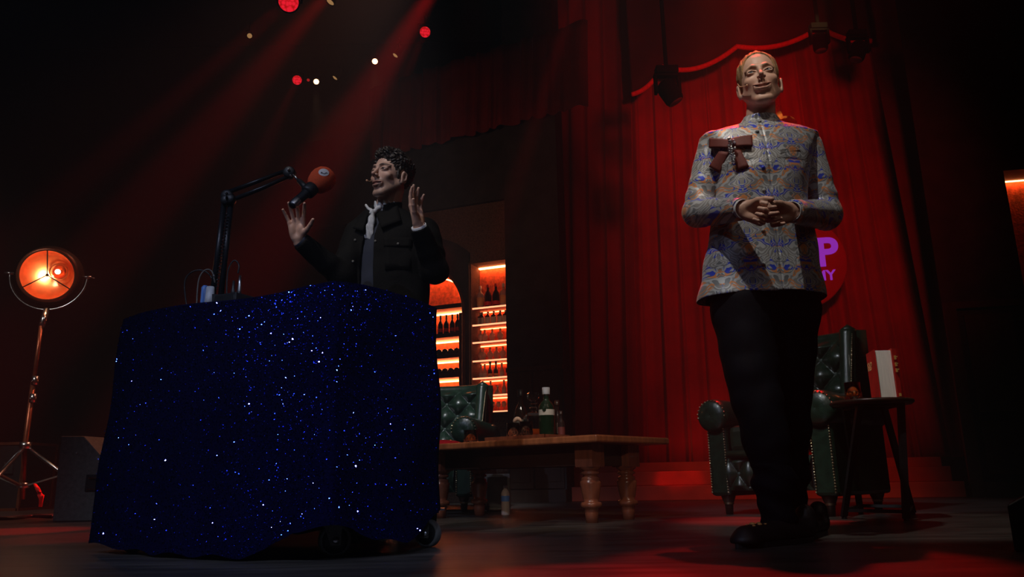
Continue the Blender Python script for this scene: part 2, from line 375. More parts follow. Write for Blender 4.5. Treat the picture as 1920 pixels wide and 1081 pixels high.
# curtains --------------------------------------------------------------------
bz = lambda px, d: (FC.at(px, 500, d)[0])
def band(pxt0, pxt1, pxb0, pxb1, d, ztop):
    def top(t): return (FC.at(pxt0, 200, d)[0] * (1 - t) + FC.at(pxt1, 200, d)[0] * t, ztop)
    def bot(t): return (FC.at(pxb0, 850, d)[0] * (1 - t) + FC.at(pxb1, 850, d)[0] * t, zc)
    return top, bot
ZT = FC.at(1400, -60, -.8)[1]
a, b = band(1053, 1192, 1058, 1196, -.70, ZT)
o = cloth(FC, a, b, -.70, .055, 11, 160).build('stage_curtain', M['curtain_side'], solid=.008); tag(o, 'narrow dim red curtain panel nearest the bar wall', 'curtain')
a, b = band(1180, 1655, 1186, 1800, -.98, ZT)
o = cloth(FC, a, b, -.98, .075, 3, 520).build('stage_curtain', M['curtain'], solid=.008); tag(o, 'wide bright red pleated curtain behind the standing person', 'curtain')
a, b = band(1638, 1740, 1782, 1806, -.62, ZT)
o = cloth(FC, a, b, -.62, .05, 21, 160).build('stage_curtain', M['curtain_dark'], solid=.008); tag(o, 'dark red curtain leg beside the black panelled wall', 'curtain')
# scalloped pelmet -----------------------------------------------------------
dp = -.30
nodes = [(1184, 176), (1243, 124), (1382, 86), (1537, 50), (1634, 76)]; sag = [(1215, 160), (1310, 126), (1462, 84), (1585, 72)]
edge = []
for i in range(4):
    A, B, C_ = nodes[i], sag[i], nodes[i + 1]; ctrl = (2 * B[0] - .5 * (A[0] + C_[0]), 2 * B[1] - .5 * (A[1] + C_[1]))
    for k in range(18):
        t = k / 18; edge.append(tuple((1 - t) ** 2 * A[j] + 2 * t * (1 - t) * ctrl[j] + t * t * C_[j] for j in (0, 1)))
edge.append(nodes[-1])
rows = []
for j in range(15):
    w = j / 14; row = []
    for i, (px, py) in enumerate(edge):
        u, z = FC.at(px, py, dp); loc_ = (i % 18) / 18
        row.append(FC.P(u, dp + .05 * math.sin(PI * loc_) * math.sin(w * 9) * (1 - w * .3) + .015 * math.sin(w * 23), ZT + .4 - (ZT + .4 - z) * w))
    rows.append(row)
pe = thing('pelmet', 'scalloped dark red pelmet with bright red trim above the curtain', 'pelmet', FC.P(FC.at(1400, 60, dp)[0], dp, FC.at(1400, 90, dp)[1]))
MB().grid(rows).build('drape', M['pelmet'], pe, solid=.01)
MB().tube([FC.P(FC.at(px, py + 2, dp)[0], dp + .012, FC.at(px, py + 2, dp)[1]) for px, py in edge], .026, 8).build('edge_trim', M['trim_red'], pe)
# black panelled flat on the right -----------------------------------------
mb = MB(); dr = -.1
rn = FC.at(1901, 318, dr)[0]; rz1 = FC.at(1905, 318, dr)[1]; rz0 = FC.at(1905, 560, dr)[1]
wall_open(FC, mb, FC.at(1808, 850, dr)[0], FC.at(1808, 850, dr)[0] + 3.2, 0, 6.2, dr, [(FC.at(1901, 380, dr)[0] - .04, FC.at(1901, 380, dr)[0] + .75, rz0, lambda q: rz1)], .35, step=.2)
struct(mb.build('wall_front', M['black_wall']))
mb = MB(); ra = FC.at(1808, 850, dr)[0]; zp = FC.at(1850, 576, dr)[1]
FC.box(mb, ra, ra + 3.2, dr, dr + .03, zp, zp + .06); FC.box(mb, ra, ra + .1, dr, dr + .04, 0, zp); FC.box(mb, ra, ra + 3.2, dr, dr + .05, 0, .12)
FC.box(mb, ra + .62, ra + .74, dr, dr + .04, .12, zp)
for k in range(2):
    for z0_, z1_ in ((.18, .62), (.70, zp - .06)): FC.box(mb, ra + .16 + k * .66, ra + .54 + k * .66, dr, dr + .02, z0_, z1_)
struct(mb.build('baseboard_right', M['wall_wood']))
rl = FC.at(1901, 380, dr)[0] - .04
mb = MB(); FC.box(mb, rl, rl + .75, dr - .34, dr - .32, rz0, rz1); nf = thing('lit_niche', 'orange lit wall niche cut by the right edge of the photo', 'niche', FC.P(rl + .3, dr - .3, rz0))
mb.build('back_panel', M['panel_print'], nf); mb = MB(); FC.box(mb, rl + .02, rl + .73, dr - .30, dr - .28, rz1 - .012, rz1 - .004); mb.build('led_strip', M['led_strip'], nf)
# bar shelving -----------------------------------------------------------------
sh = thing('bar_shelves', 'tall narrow orange lit niche shelves crowded with small bottles', 'shelves', FB.P((nl + nr_) / 2, -.2, nz0))
mb = MB(); FB.box(mb, nl, nr_, -.24, -.22, nz0, ntop); mb.build('back_panel', M['panel_print'], sh)
ysh = [573, 605, 638, 673, 706, 739, 770]; nshelf = []
for k, y in enumerate(ysh):
    z = FB.at(948, y, -.06)[1]; nshelf.append(z)
    mb = MB(); FB.box(mb, nl + .003, nr_ - .003, -.215, -.03, z - .012, z); mb.build('shelf', mat('shelf_%d' % k, (.5, .25, .2), .3, var=.1) if k == 0 else bpy.data.materials['shelf_0'], sh)
    mb = MB(); FB.box(mb, nl + .004, nr_ - .004, -.029, -.020, z - .012, z + .003); mb.build('led_edge', M['shelf_led'], sh)
    mb = MB(); FB.box(mb, nl + .01, nr_ - .01, -.212, -.205, z - .019, z - .013); mb.build('led_strip', M['shelf_glow'], sh)
mb = MB(); FB.box(mb, nl + .01, nr_ - .01, -.20, -.17, ntop - .02, ntop - .005); mb.build('led_strip', M['led_strip'], sh)
ash = thing('wine_shelves', 'arched orange lit wine shelves behind the sequinned desk', 'shelves', FB.P(ac, -.2, abase))
mb = MB(); FB.box(mb, ac - ar, ac + ar, -.42, -.40, abase, acz); 
for a0, a1 in zip(np.linspace(0, PI, 30)[:-1], np.linspace(0, PI, 30)[1:]): mb.add([FB.P(ac, -.4, acz)] + [FB.P(ac + ar * math.cos(a), -.4, acz + ar * math.sin(a)) for a in (a0, a1)], [(0, 1, 2)])
mb.build('back_panel', M['panel_print'], ash)
ex = FB.at(866, 640, -.15)[0]; aysh = [568, 622, 661, 698, 736]; ashz = []
for k, y in enumerate(aysh):
    z = FB.at(862, y, -.14)[1]; ashz.append(z - .035)
    mb = MB(); FB.box(mb, ac - ar + .01, min(ex, ac + math.sqrt(max(ar ** 2 - (max(z - acz, 0)) ** 2, 0)) - .01), -.39, -.13, z - .045, z); mb.build('shelf', M['darkwood'], ash)
    mb = MB(); FB.box(mb, ac - .25, ex - .03, -.36, -.34, z - .062, z - .048); mb.build('led_strip', M['led_strip'], ash)
mb = MB(); FB.box(mb, ex, ac + ar - .004, -.40, -.08, abase, acz); mb.build('side_panel', M['darkwood'], ash)
mb = MB(); mb.tube([FB.P(ac + (ar - .05) * math.cos(a), -.3, acz + (ar - .05) * math.sin(a)) for a in np.linspace(.45, PI - .45, 16)], .008); mb.build('led_strip', M['led_strip'], ash)
# bottles: templates standing at their own origin ---------------------------------
def tmpl(name, label, group, parts):
    o = thing(name, label, 'bottle', (0, 0, 0), group)
    for nm, prof, mt, n in parts: MB().lathe(prof, n).build(nm, M[mt], o)
    return o
hB = FB.at(900, 540, -.2)[1] - nshelf[0]; sc = hB / .24
def prof(pts, k=1): return [(r_ * k, z * k) for r_, z in pts]
k1 = sc
T = {}
T['tall'] = ('spirit_bottle', [('body', prof([(.001, 0), (.032, 0), (.034, .01), (.034, .15), (.028, .165), (.012, .18), (.011, .205)], k1), 'bottle_glass', 8), ('cap', prof([(.014, .205), (.014, .24), (.0, .24)], k1), 'white', 10), ('label', prof([(.0352, .04), (.0352, .12)], k1), 'goldlabel', 8)])
T['dark'] = ('dark_bottle', [('body', prof([(.001, 0), (.034, 0), (.036, .01), (.036, .13), (.028, .16), (.013, .185), (.012, .215)], k1), 'dark_glass', 12), ('cap', prof([(.015, .215), (.015, .245), (.0, .245)], k1), 'red_rubber', 10), ('label', prof([(.0368, .03), (.0368, .07)], k1), 'red_rubber', 12)])
k2 = (nshelf[0] - nshelf[1]) / .21
T['square'] = ('square_bottle', [('body', prof([(.001, 0), (.036, 0), (.038, .01), (.038, .12), (.016, .135), (.013, .15)], k2), 'dark_glass', 4), ('cap', prof([(.015, .15), (.015, .175), (.0, .175)], k2), 'steel', 8), ('label', prof([(.0388, .02), (.0388, .105)], k2), 'label', 4)])
T['flask'] = ('round_flask', [('body', prof([(.001, 0), (.022, 0), (.030, .01), (.030, .025), (.022, .04), (.038, .065), (.040, .085), (.030, .11), (.012, .125), (.011, .145)], k2), 'bottle_glass', 14), ('cap', prof([(.014, .145), (.014, .17), (.0, .17)], k2), 'goldlabel', 8)])
T['slim'] = ('slim_bottle', [('body', prof([(.001, 0), (.024, 0), (.026, .01), (.026, .09), (.012, .12), (.010, .15)], k2), 'bottle_glass', 12), ('cap', prof([(.013, .15), (.013, .18), (.0, .18)], k2), 'white', 8), ('label', prof([(.0266, .015), (.0266, .07)], k2), 'label', 12)])
T['slimdark'] = ('slim_dark_bottle', [('body', prof([(.001, 0), (.026, 0), (.028, .01), (.028, .10), (.012, .13), (.010, .17)], k2), 'dark_glass', 12), ('cap', prof([(.013, .17), (.013, .195), (.0, .195)], k2), 'black', 8), ('label', prof([(.0286, .03), (.0286, .06)], k2), 'goldlabel', 12)])
T['tri'] = ('pyramid_flask', [('body', prof([(.001, 0), (.045, 0), (.046, .01), (.014, .085), (.012, .10)], k2), 'bottle_glass', 4), ('cap', prof([(.014, .10), (.014, .12), (.0, .12)], k2), 'white', 8)])
T['glass'] = ('stemmed_glass', [('bowl', prof([(.001, .052), (.02, .06), (.028, .09), (.024, .12), (.022, .12), (.026, .09), (.018, .064), (.001, .056)], k2), 'bottle_glass', 12), ('stem', prof([(.025, 0), (.024, .004), (.004, .01), (.004, .053)], k2), 'bottle_glass', 10)])
ords = ['leftmost', 'second', 'third', 'fourth', 'fifth', 'sixth']
shelfname = ['topmost glass shelf', 'second shelf from the top', 'third shelf from the top', 'fourth shelf from the top', 'fifth shelf from the top', 'sixth shelf from the top', 'bottom shelf of the niche']
look = {'tall': 'tall clear spirit bottle with white cap', 'dark': 'dark spirit bottle with red label', 'square': 'dark square bottle with pale label', 'flask': 'round-bellied clear bottle', 'slim': 'slim clear bottle with white cap', 'slimdark': 'slim dark bottle', 'tri': 'small pyramid-shaped clear bottle', 'glass': 'small stemmed glass'}
rowsB = [(573, -.12, [(899, 'tall'), (917, 'dark'), (932, 'dark'), (946, 'tall')]), (605, -.12, [(895, 'square'), (906, 'square'), (917, 'square'), (928, 'square'), (940, 'square'), (950, 'square')]),
         (638, -.12, [(897, 'flask'), (911, 'flask'), (925, 'flask'), (940, 'flask')]), (673, -.12, [(896, 'flask'), (908, 'flask'), (921, 'flask'), (933, 'flask'), (945, 'flask')]),
         (706, -.12, [(900, 'slim'), (911, 'slim'), (921, 'slimdark'), (932, 'slimdark'), (943, 'slim')]), (739, -.12, [(922, 'slim'), (935, 'tri'), (947, 'slim')]), (770, -.12, [(926, 'glass'), (937, 'glass'), (947, 'glass')])]
made = {}
for ri, (y, d, items) in enumerate(rowsB):
    for ii, (px, kd) in enumerate(items):
        u = FB.at(px - 2, y - 15, d)[0]; u = min(max(u, nl + .05), nr_ - .05 if px != 950 else nr_ - .02)
        loc = FB.P(u, d, nshelf[ri]); lab = '%s, %s on the %s' % (look[kd], ords[ii], shelfname[ri])
        if ri == 6: lab = '%s, %s on the %s' % (look[kd], ords[ii], 'bottom shelf of the niche')
        if kd not in made:
            o = tmpl(T[kd][0], lab, 'bottles in the narrow lit niche', T[kd][1]); o.location = loc; made[kd] = o
            if kd == 'glass': o['category'] = 'glass'; o['group'] = 'stemmed glasses in the narrow lit niche'
        else: o = dup(made[kd], loc, None, lab)
        o.rotation_euler.z = PI / 4 + FB.phi * -1 if kd in ('square',) else 0
wine = [(.001, 0), (.036, 0), (.038, .01), (.038, .16), (.030, .19), (.014, .22), (.013, .285), (.015, .287), (.015, .30), (.001, .30)]
kw = (FB.at(851, 590, -.25)[1] - ashz[1] - .03) / .30; w0 = None
for i, px in enumerate((829, 840, 851, 861)):
    u = FB.at(px - 3, 610, -.25)[0]; loc = FB.P(u, -.25, FB.at(862, 622, -.14)[1]); lab = 'dark standing wine bottle, %s in the arched shelves' % (ords[i] + (' from the desk' if i == 0 else ''))
    if w0 is None: w0 = tmpl('wine_bottle', lab, 'standing wine bottles in the arched shelves', [('body', prof(wine, kw), 'dark_glass', 14), ('label', prof([(.0386, .05), (.0386, .10)], kw), 'red_rubber', 14), ('foil', prof([(.0165, .24), (.0165, .302), (0, .302)], kw), 'darkwood', 10)]); w0.location = loc
    else: dup(w0, loc, None, lab)
l0 = None
for r_i, y in enumerate((661, 698, 736)):
    for i, px in enumerate((828, 839, 850, 861)):
        u = FB.at(px - 3, y - 10, -.2)[0]; loc = FB.P(u, -.22, FB.at(862, y, -.14)[1] + .001)
        lab = 'wine bottle lying end-on, %s from the desk in the %s row of the arched shelves' % (ords[i] if i else 'first', ['upper', 'middle', 'lower'][r_i])
        if l0 is None:
            l0 = thing('lying_wine_bottle', lab, 'bottle', (0, 0, 0), 'wine bottles lying in the arched shelves')
            kq = .9; Mx = Matrix.Translation((0, -.06, .030)) @ Matrix.Rotation(-PI / 2, 4, 'X')
            MB().lathe([(.001, .0), (.02, .004), (.024, .0), (.029, .008), (.029, .12), (.016, .17), (.016, .2), (.001, .2)], 16, 0, Mx).build('body', M['dark_glass'], l0)
            l0.location = loc; l0.rotation_euler.z = -FB.phi
        else: dup(l0, loc, -FB.phi, lab)
# round red neon sign behind the elbow
uc, zc_ = FB.at(795, 495, .1); ns = thing('neon_sign', 'round red neon sign half hidden behind the gesturing person\'s elbow', 'sign', FB.P(uc, .08, zc_))
rs_ = FB.at(834, 495, .1)[0] - uc
MB().lathe([(rs_ - .02, -.02), (rs_ - .02, .03), (.001, .03)], 32, 0, FB.M @ Matrix.Translation((uc, -.06, zc_)) @ Matrix.Rotation(PI / 2, 4, 'X')).build('backing_disc', M['black_wall'], ns)
MB().tube([FB.P(uc + rs_ * math.cos(a), .10, zc_ + rs_ * math.sin(a)) for a in np.linspace(0, 2 * PI, 40)[:-1]], .008, 8, closed=True).build('neon_ring', emi('neon_red', (1, .02, .01), .8), ns)
MB().tube([FB.P(uc + (rs_ - .05) * math.cos(a), .11, zc_ + (rs_ - .05) * math.sin(a)) for a in np.linspace(-1.3, -.5, 12)], .004, 6).build('white_arc', emi('neon_white', (.8, .6, .55), .5), ns)
# round club sign on the curtain -------------------------------------------------
ds_ = -.74; sc0, sz0 = FC.at(1492, 492, ds_); srx = FC.at(1589, 492, ds_)[0] - sc0
sg = thing('round_sign', 'round glossy red sign with purple letters hanging behind the standing person', 'sign', FC.P(sc0, ds_, sz0))
Mz = FC.M @ Matrix.Translation((sc0, -ds_, sz0)) @ Matrix.Rotation(PI / 2, 4, 'X')
MB().lathe([(.001, -.03), (srx, -.03), (srx, .0), (srx - .012, .006), (.001, .006)], 64, 0, Mz).build('sign_board', M['sign_red'], sg)
def textobj(txt, size, fr_pt, rot, mt, parent, name, ex=.004, bold=0):
    cu = bpy.data.curves.new(name, 'FONT'); cu.body = txt; cu.size = size; cu.extrude = ex; cu.offset = bold; cu.resolution_u = 6
    t = bpy.data.objects.new('tmp', cu); COL.objects.link(t); bpy.context.view_layer.update()
    me = bpy.data.meshes.new_from_object(t.evaluated_get(bpy.context.evaluated_depsgraph_get())); bpy.data.objects.remove(t)
    V = np.array([tuple((Matrix.Translation(fr_pt) @ rot) @ v.co) for v in me.vertices]); Fs = [tuple(p_.vertices) for p_ in me.polygons]
    return mkobj(name, V, Fs, mt, parent, sm=[False] * len(Fs))
rotC = Matrix.Rotation(-FC.phi, 4, 'Z') @ Matrix.Rotation(PI / 2, 4, 'X')
a, za = FC.at(1533, 498, ds_ + .01); b, zb = FC.at(1530, 447, ds_ + .01); hP = (zb - za)
textobj('P', hP / .70, FC.P(a, ds_ + .012, za), rotC, M['magenta'], sg, 'letter', bold=.012)
a, za = FC.at(1528, 526, ds_ + .01); hm = FC.at(1540, 507, ds_)[1] - FC.at(1540, 526, ds_)[1]
textobj('MY', hm / .72, FC.P(a, ds_ + .012, za), rotC, M['magenta'], sg, 'lettering', bold=.003)
# glitter ornament above the sign
og = thing('glitter_ornament', 'gold glitter dome with pointed top glowing behind the standing person\'s shoulder', 'ornament', FC.P(*[FC.at(1472, 232, ds_)[0], ds_, FC.at(1472, 232, ds_)[1]]))
uo, zo = FC.at(1474, 236, ds_); ru = FC.at(1495, 236, ds_)[0] - uo; zt = FC.at(1459, 196, ds_)[1]
Mo = FC.M @ Matrix.Translation((uo, -ds_, zo))
MB().sphere((0, 0, 0), (ru, ru * .6, ru * .95), 0, 20, Mo @ Matrix.Diagonal((1, 1, 1, 1))).build('dome', M['glitter'], og) if False else MB().lathe([(ru * math.cos(a), ru * .95 * math.sin(a)) for a in np.linspace(-.6, PI / 2 - .01, 14)], 28, 0, Mo).build('dome', M['glitter'], og)
ut = FC.at(1459, 220, ds_)[0]; MB().lathe([(.075, 0), (.05, .06), (.025, .16), (.004, zt - zo - .06)], 14, 0, FC.M @ Matrix.Translation((ut, -ds_, zo + .06))).build('point', M['glitter'], og)
# ---------------------------------------------------------------- furniture
def turned(h_, k=1.0):
    b = .62 * h_
    return [(.026, 0), (.030, .0), (.034, .06), (.036, .09), (.050, .095), (.053, .11), (.050, .125), (.036, .13), (.040, .15), (.047, .19), (.052, .24), (.052, .255), (.044, .262), (.046, .27), (.044, .28), (.034, .285), (.034, .295), (.046, .30), (.046, .312), (.034, .32), (.034, .325)]
zt_ = .412
A_ = G(1120, 812, zt_); dl = Vector((-.747, .665, 0)).normalized(); dw = Vector((.665, .747, 0)).normalized()
A_ = Vector((.385, 3.70, 0)); TL = 1.42; TW = .66
ct = thing('coffee_table', 'long brown wooden coffee table with turned legs', 'table', A_ + dl * TL / 2 + dw * TW / 2)
corner = lambda l, w, z: A_ + dl * l + dw * w + Vector((0, 0, z))
MB().hexa([corner(0, 0, zt_ - .035), corner(TL, 0, zt_ - .035), corner(TL, TW, zt_ - .035), corner(0, TW, zt_ - .035)], [corner(0, 0, zt_), corner(TL, 0, zt_), corner(TL, TW, zt_), corner(0, TW, zt_)]).build('tabletop', M['wood'], ct, bevel=.008)
a_ = .17
mb = MB()
for l0_, l1_, w0_, w1_ in ((a_, TL - a_, a_ - .015, a_ + .01), (a_, TL - a_, TW - a_ - .01, TW - a_ + .015), (a_ - .01, a_ + .015, a_, TW - a_), (TL - a_ - .015, TL - a_ + .01, a_, TW - a_)):
    mb.hexa([corner(l0_, w0_, zt_ - .14), corner(l1_, w0_, zt_ - .14), corner(l1_, w1_, zt_ - .14), corner(l0_, w1_, zt_ - .14)], [corner(l0_, w0_, zt_ - .036), corner(l1_, w0_, zt_ - .036), corner(l1_, w1_, zt_ - .036), corner(l0_, w1_, zt_ - .036)])
mb.build('apron', M['darkwood'], ct)
for l_, w_ in ((a_, a_), (a_, TW - a_), (TL - a_, a_), (TL - a_, TW - a_)):
    mb = MB(); q = corner(l_, w_, 0); kz = (zt_ - .14) / .325 * .92
    mb.lathe([(r_ * 1.0, z * kz) for r_, z in turned(1)], 24, 0, Matrix.Translation(q))
    hw = .052; z0 = .325 * kz - .005; rz_ = math.atan2(dl.y, dl.x)
    mb.box((0, 0, (z0 + .02 + zt_ - .037) / 2), (hw * 2, hw * 2, zt_ - .037 - z0 - .02), 0, Matrix.Translation((q.x, q.y, 0)) @ Matrix.Rotation(rz_, 4, 'Z'))
    mb.lathe([(.034, z0), (.05, z0 + .012), (.055, z0 + .022)], 20, 0, Matrix.Translation((q.x, q.y, 0)))
    mb.build('leg', M['legwood'], ct)
def on(px, dist, z=zt_):  # a point on the tabletop: along the ray column px, dist metres behind the front edge
    u = ray(px, 815)[0] / ray(px, 815)[1]
    # line A_+dw*dist + dl*k ; x = u*y
    q = A_ + dw * dist; k = (u * q.y - q.x) / (dl.x - u * dl.y); q = q + dl * k; return Vector((q.x, q.y, z + .0005))
def px_m(v): return FPX / v.y * .985
# items on the coffee table
o = thing('red_cushion', 'flat bright red round cushion lying on the table beside the desk', 'cushion', on(826, .26))
MB().lathe([(.001, 0), (.13, 0), (.142, .006), (.14, .016), (.10, .030), (.05, .036), (.001, .038)], 32, 0, Matrix.Translation(o.location)).build('cover', M['red_cloth'], o)
MB().tube([o.location + Vector((.142 * math.cos(a), .142 * math.sin(a), .008)) for a in np.linspace(0, 2 * PI, 40)[:-1]], .004, 6, closed=True).build('piping', M['red_cloth'], o)
def tumbler(name, label, loc, r_, h_, grp=None, fill=.25, fm='whisky'):
    t = thing(name, label, 'glass', loc, grp); T_ = Matrix.Translation(loc); n = 20
    MB().lathe([(.001, 0), (r_ * .9, 0), (r_ * .93, h_ * .05), (r_, h_ * .2), (r_, h_), (r_ * .93, h_), (r_ * .91, h_ * .22), (r_ * .8, h_ * .16), (.001, h_ * .15)], n, 0, T_).build('glass_body', M['glass'], t)
    mb = MB()
    for k in range(14):
        a = 2 * PI * k / 14; mb.tube([loc + Vector((r_ * 1.0 * math.cos(a), r_ * math.sin(a), h_ * .04)), loc + Vector((r_ * 1.02 * math.cos(a + .2), r_ * 1.02 * math.sin(a + .2), h_ * .45))], r_ * .06, 5)
    mb.build('cut_pattern', M['glass'], t)
    if fill: MB().lathe([(.001, h_ * .17), (r_ * .80, h_ * .175), (r_ * .89, h_ * .23), (r_ * .905, h_ * (.2 + fill)), (.001, h_ * (.2 + fill))], n, 0, T_).build('drink', M[fm], t)
    return t
tumbler('whisky_tumbler', 'squat tumbler with a little amber drink, on the coffee table in front of the armchair', on(883, .16), .039, .075)
ty = thing('serving_tray', 'low dark wooden tray under the decanter and glasses', 'tray', on(988, .2))
Tt = Matrix.Translation(ty.location) @ Matrix.Rotation(math.atan2(dl.y, dl.x), 4, 'Z')
mb = MB().box((0, 0, .006), (.42, .22, .012), 0, Tt); mb.build('base', M['legwood'], ty, bevel=.003)
mb = MB()
for c_, s_ in (((0, .105, .012), (.42, .012, .022)), ((0, -.105, .012), (.42, .012, .022)), ((.204, 0, .012), (.012, .22, .022)), ((-.204, 0, .012), (.012, .22, .022))): mb.box(c_, s_, 0, Tt)
mb.build('rim', M['legwood'], ty)
zT = zt_ + .0125
tumbler('cut_glass_tumbler', 'cut glass tumbler at the end of the tray, with a pale peel on its rim', on(963, .145, zT), .036, .082, 'cut glass tumblers on the tray', 0)
tumbler('cut_glass_tumbler', 'cut glass tumbler standing in front of the square decanter', on(986, .15, zT), .036, .085, 'cut glass tumblers on the tray', 0)
q = on(970, .145, zT); o = thing('lemon_peel', 'pinkish twist of peel resting on the cut glass tumbler', 'garnish', q + Vector((.0, 0, .085)))
MB().tube([q + Vector((-.02 + .045 * t, -.005, .086 + .018 * math.sin(PI * t))) for t in np.linspace(0, 1, 8)], [.004, .009, .011, .012, .011, .010, .008, .004], 8).build('peel', mat('peel', (.62, .42, .32), .6, var=.3, scale=80), o)
# square decanter
q = on(1001, .25, zT); dc = thing('square_decanter', 'square cut glass decanter with a flared square stopper', 'decanter', q)
Tq = Matrix.Translation(q) @ Matrix.Rotation(.2, 4, 'Z') @ Matrix.Rotation(PI / 4, 4, 'Z')
MB().lathe([(.001, 0), (.062, 0), (.066, .01), (.066, .125), (.056, .135), (.020, .142), (.018, .150), (.026, .158), (.026, .166), (.018, .172), (.0175, .185), (.027, .188), (.027, .193), (.001, .193)], 4, 0, Tq, sm=False).build('glass_body', M['glass'], dc)
MB().lathe([(.001, .01), (.055, .012), (.055, .05), (.001, .05)], 4, 0, Tq, sm=False).build('liquor', M['whisky'], dc)
MB().lathe([(.014, .190), (.014, .20), (.034, .212), (.040, .222), (.040, .243), (.036, .248), (.001, .248)], 4, 0, Tq, sm=False).build('stopper', M['glass'], dc)
def wineb(name, label, loc, s_, glass, cap_m, lab_z, lab_m, grp=None, shape=None):
    t = thing(name, label, 'bottle', loc, grp); T_ = Matrix.Translation(loc) @ Matrix.Scale(s_, 4)
    pr = shape or wine; MB().lathe(pr, 24, 0, T_).build('glass_body', M[glass], t)
    rr = max(p_[0] for p_ in pr) + .0006; MB().lathe([(rr, lab_z[0]), (rr, lab_z[1])], 24, 0, T_).build('label', M[lab_m], t)
    top = pr[-1][1]; rn_ = pr[-2][0] + .002; MB().lathe([(rn_, top - .035), (rn_, top + .002), (.001, top + .002)], 16, 0, T_).build('cap', M[cap_m], t)
    return t
wineb('wine_bottle', 'slim dark red wine bottle behind the tumblers on the table', on(977, .36), 1.0, 'dark_glass', 'black', (.05, .13), 'speakerbox')
gin = [(.001, 0), (.040, 0), (.042, .008), (.042, .165), (.040, .178), (.028, .198), (.017, .208), (.016, .236), (.019, .238), (.019, .275), (.001, .275)]
g_ = wineb('gin_bottle', 'green bottle with white cap and pale label on the table', on(1026, .22), 1.0, 'green_glass', 'bottle_cap', (.128, .158), 'label', None, gin)
# second label part with dark oval motif
q = on(1026, .22); MB().sphere((0, 0, 0), (.011, .003, .014), 0, 10, Matrix.Translation(q + Vector((-.014, -.0415, .158)))).build('label_emblem', M['green_glass'], g_)
wineb('small_dark_bottle', 'small dark reddish bottle nearest the curtain on the table', on(1046, .34), .72, 'dark_glass', 'darkwood', (.05, .13), 'darkwood')
wineb('amber_bottle', 'tiny amber bottle at the table\'s right group of bottles', on(1053, .27), .5, 'dark_glass', 'darkwood', (.05, .13), 'bow')
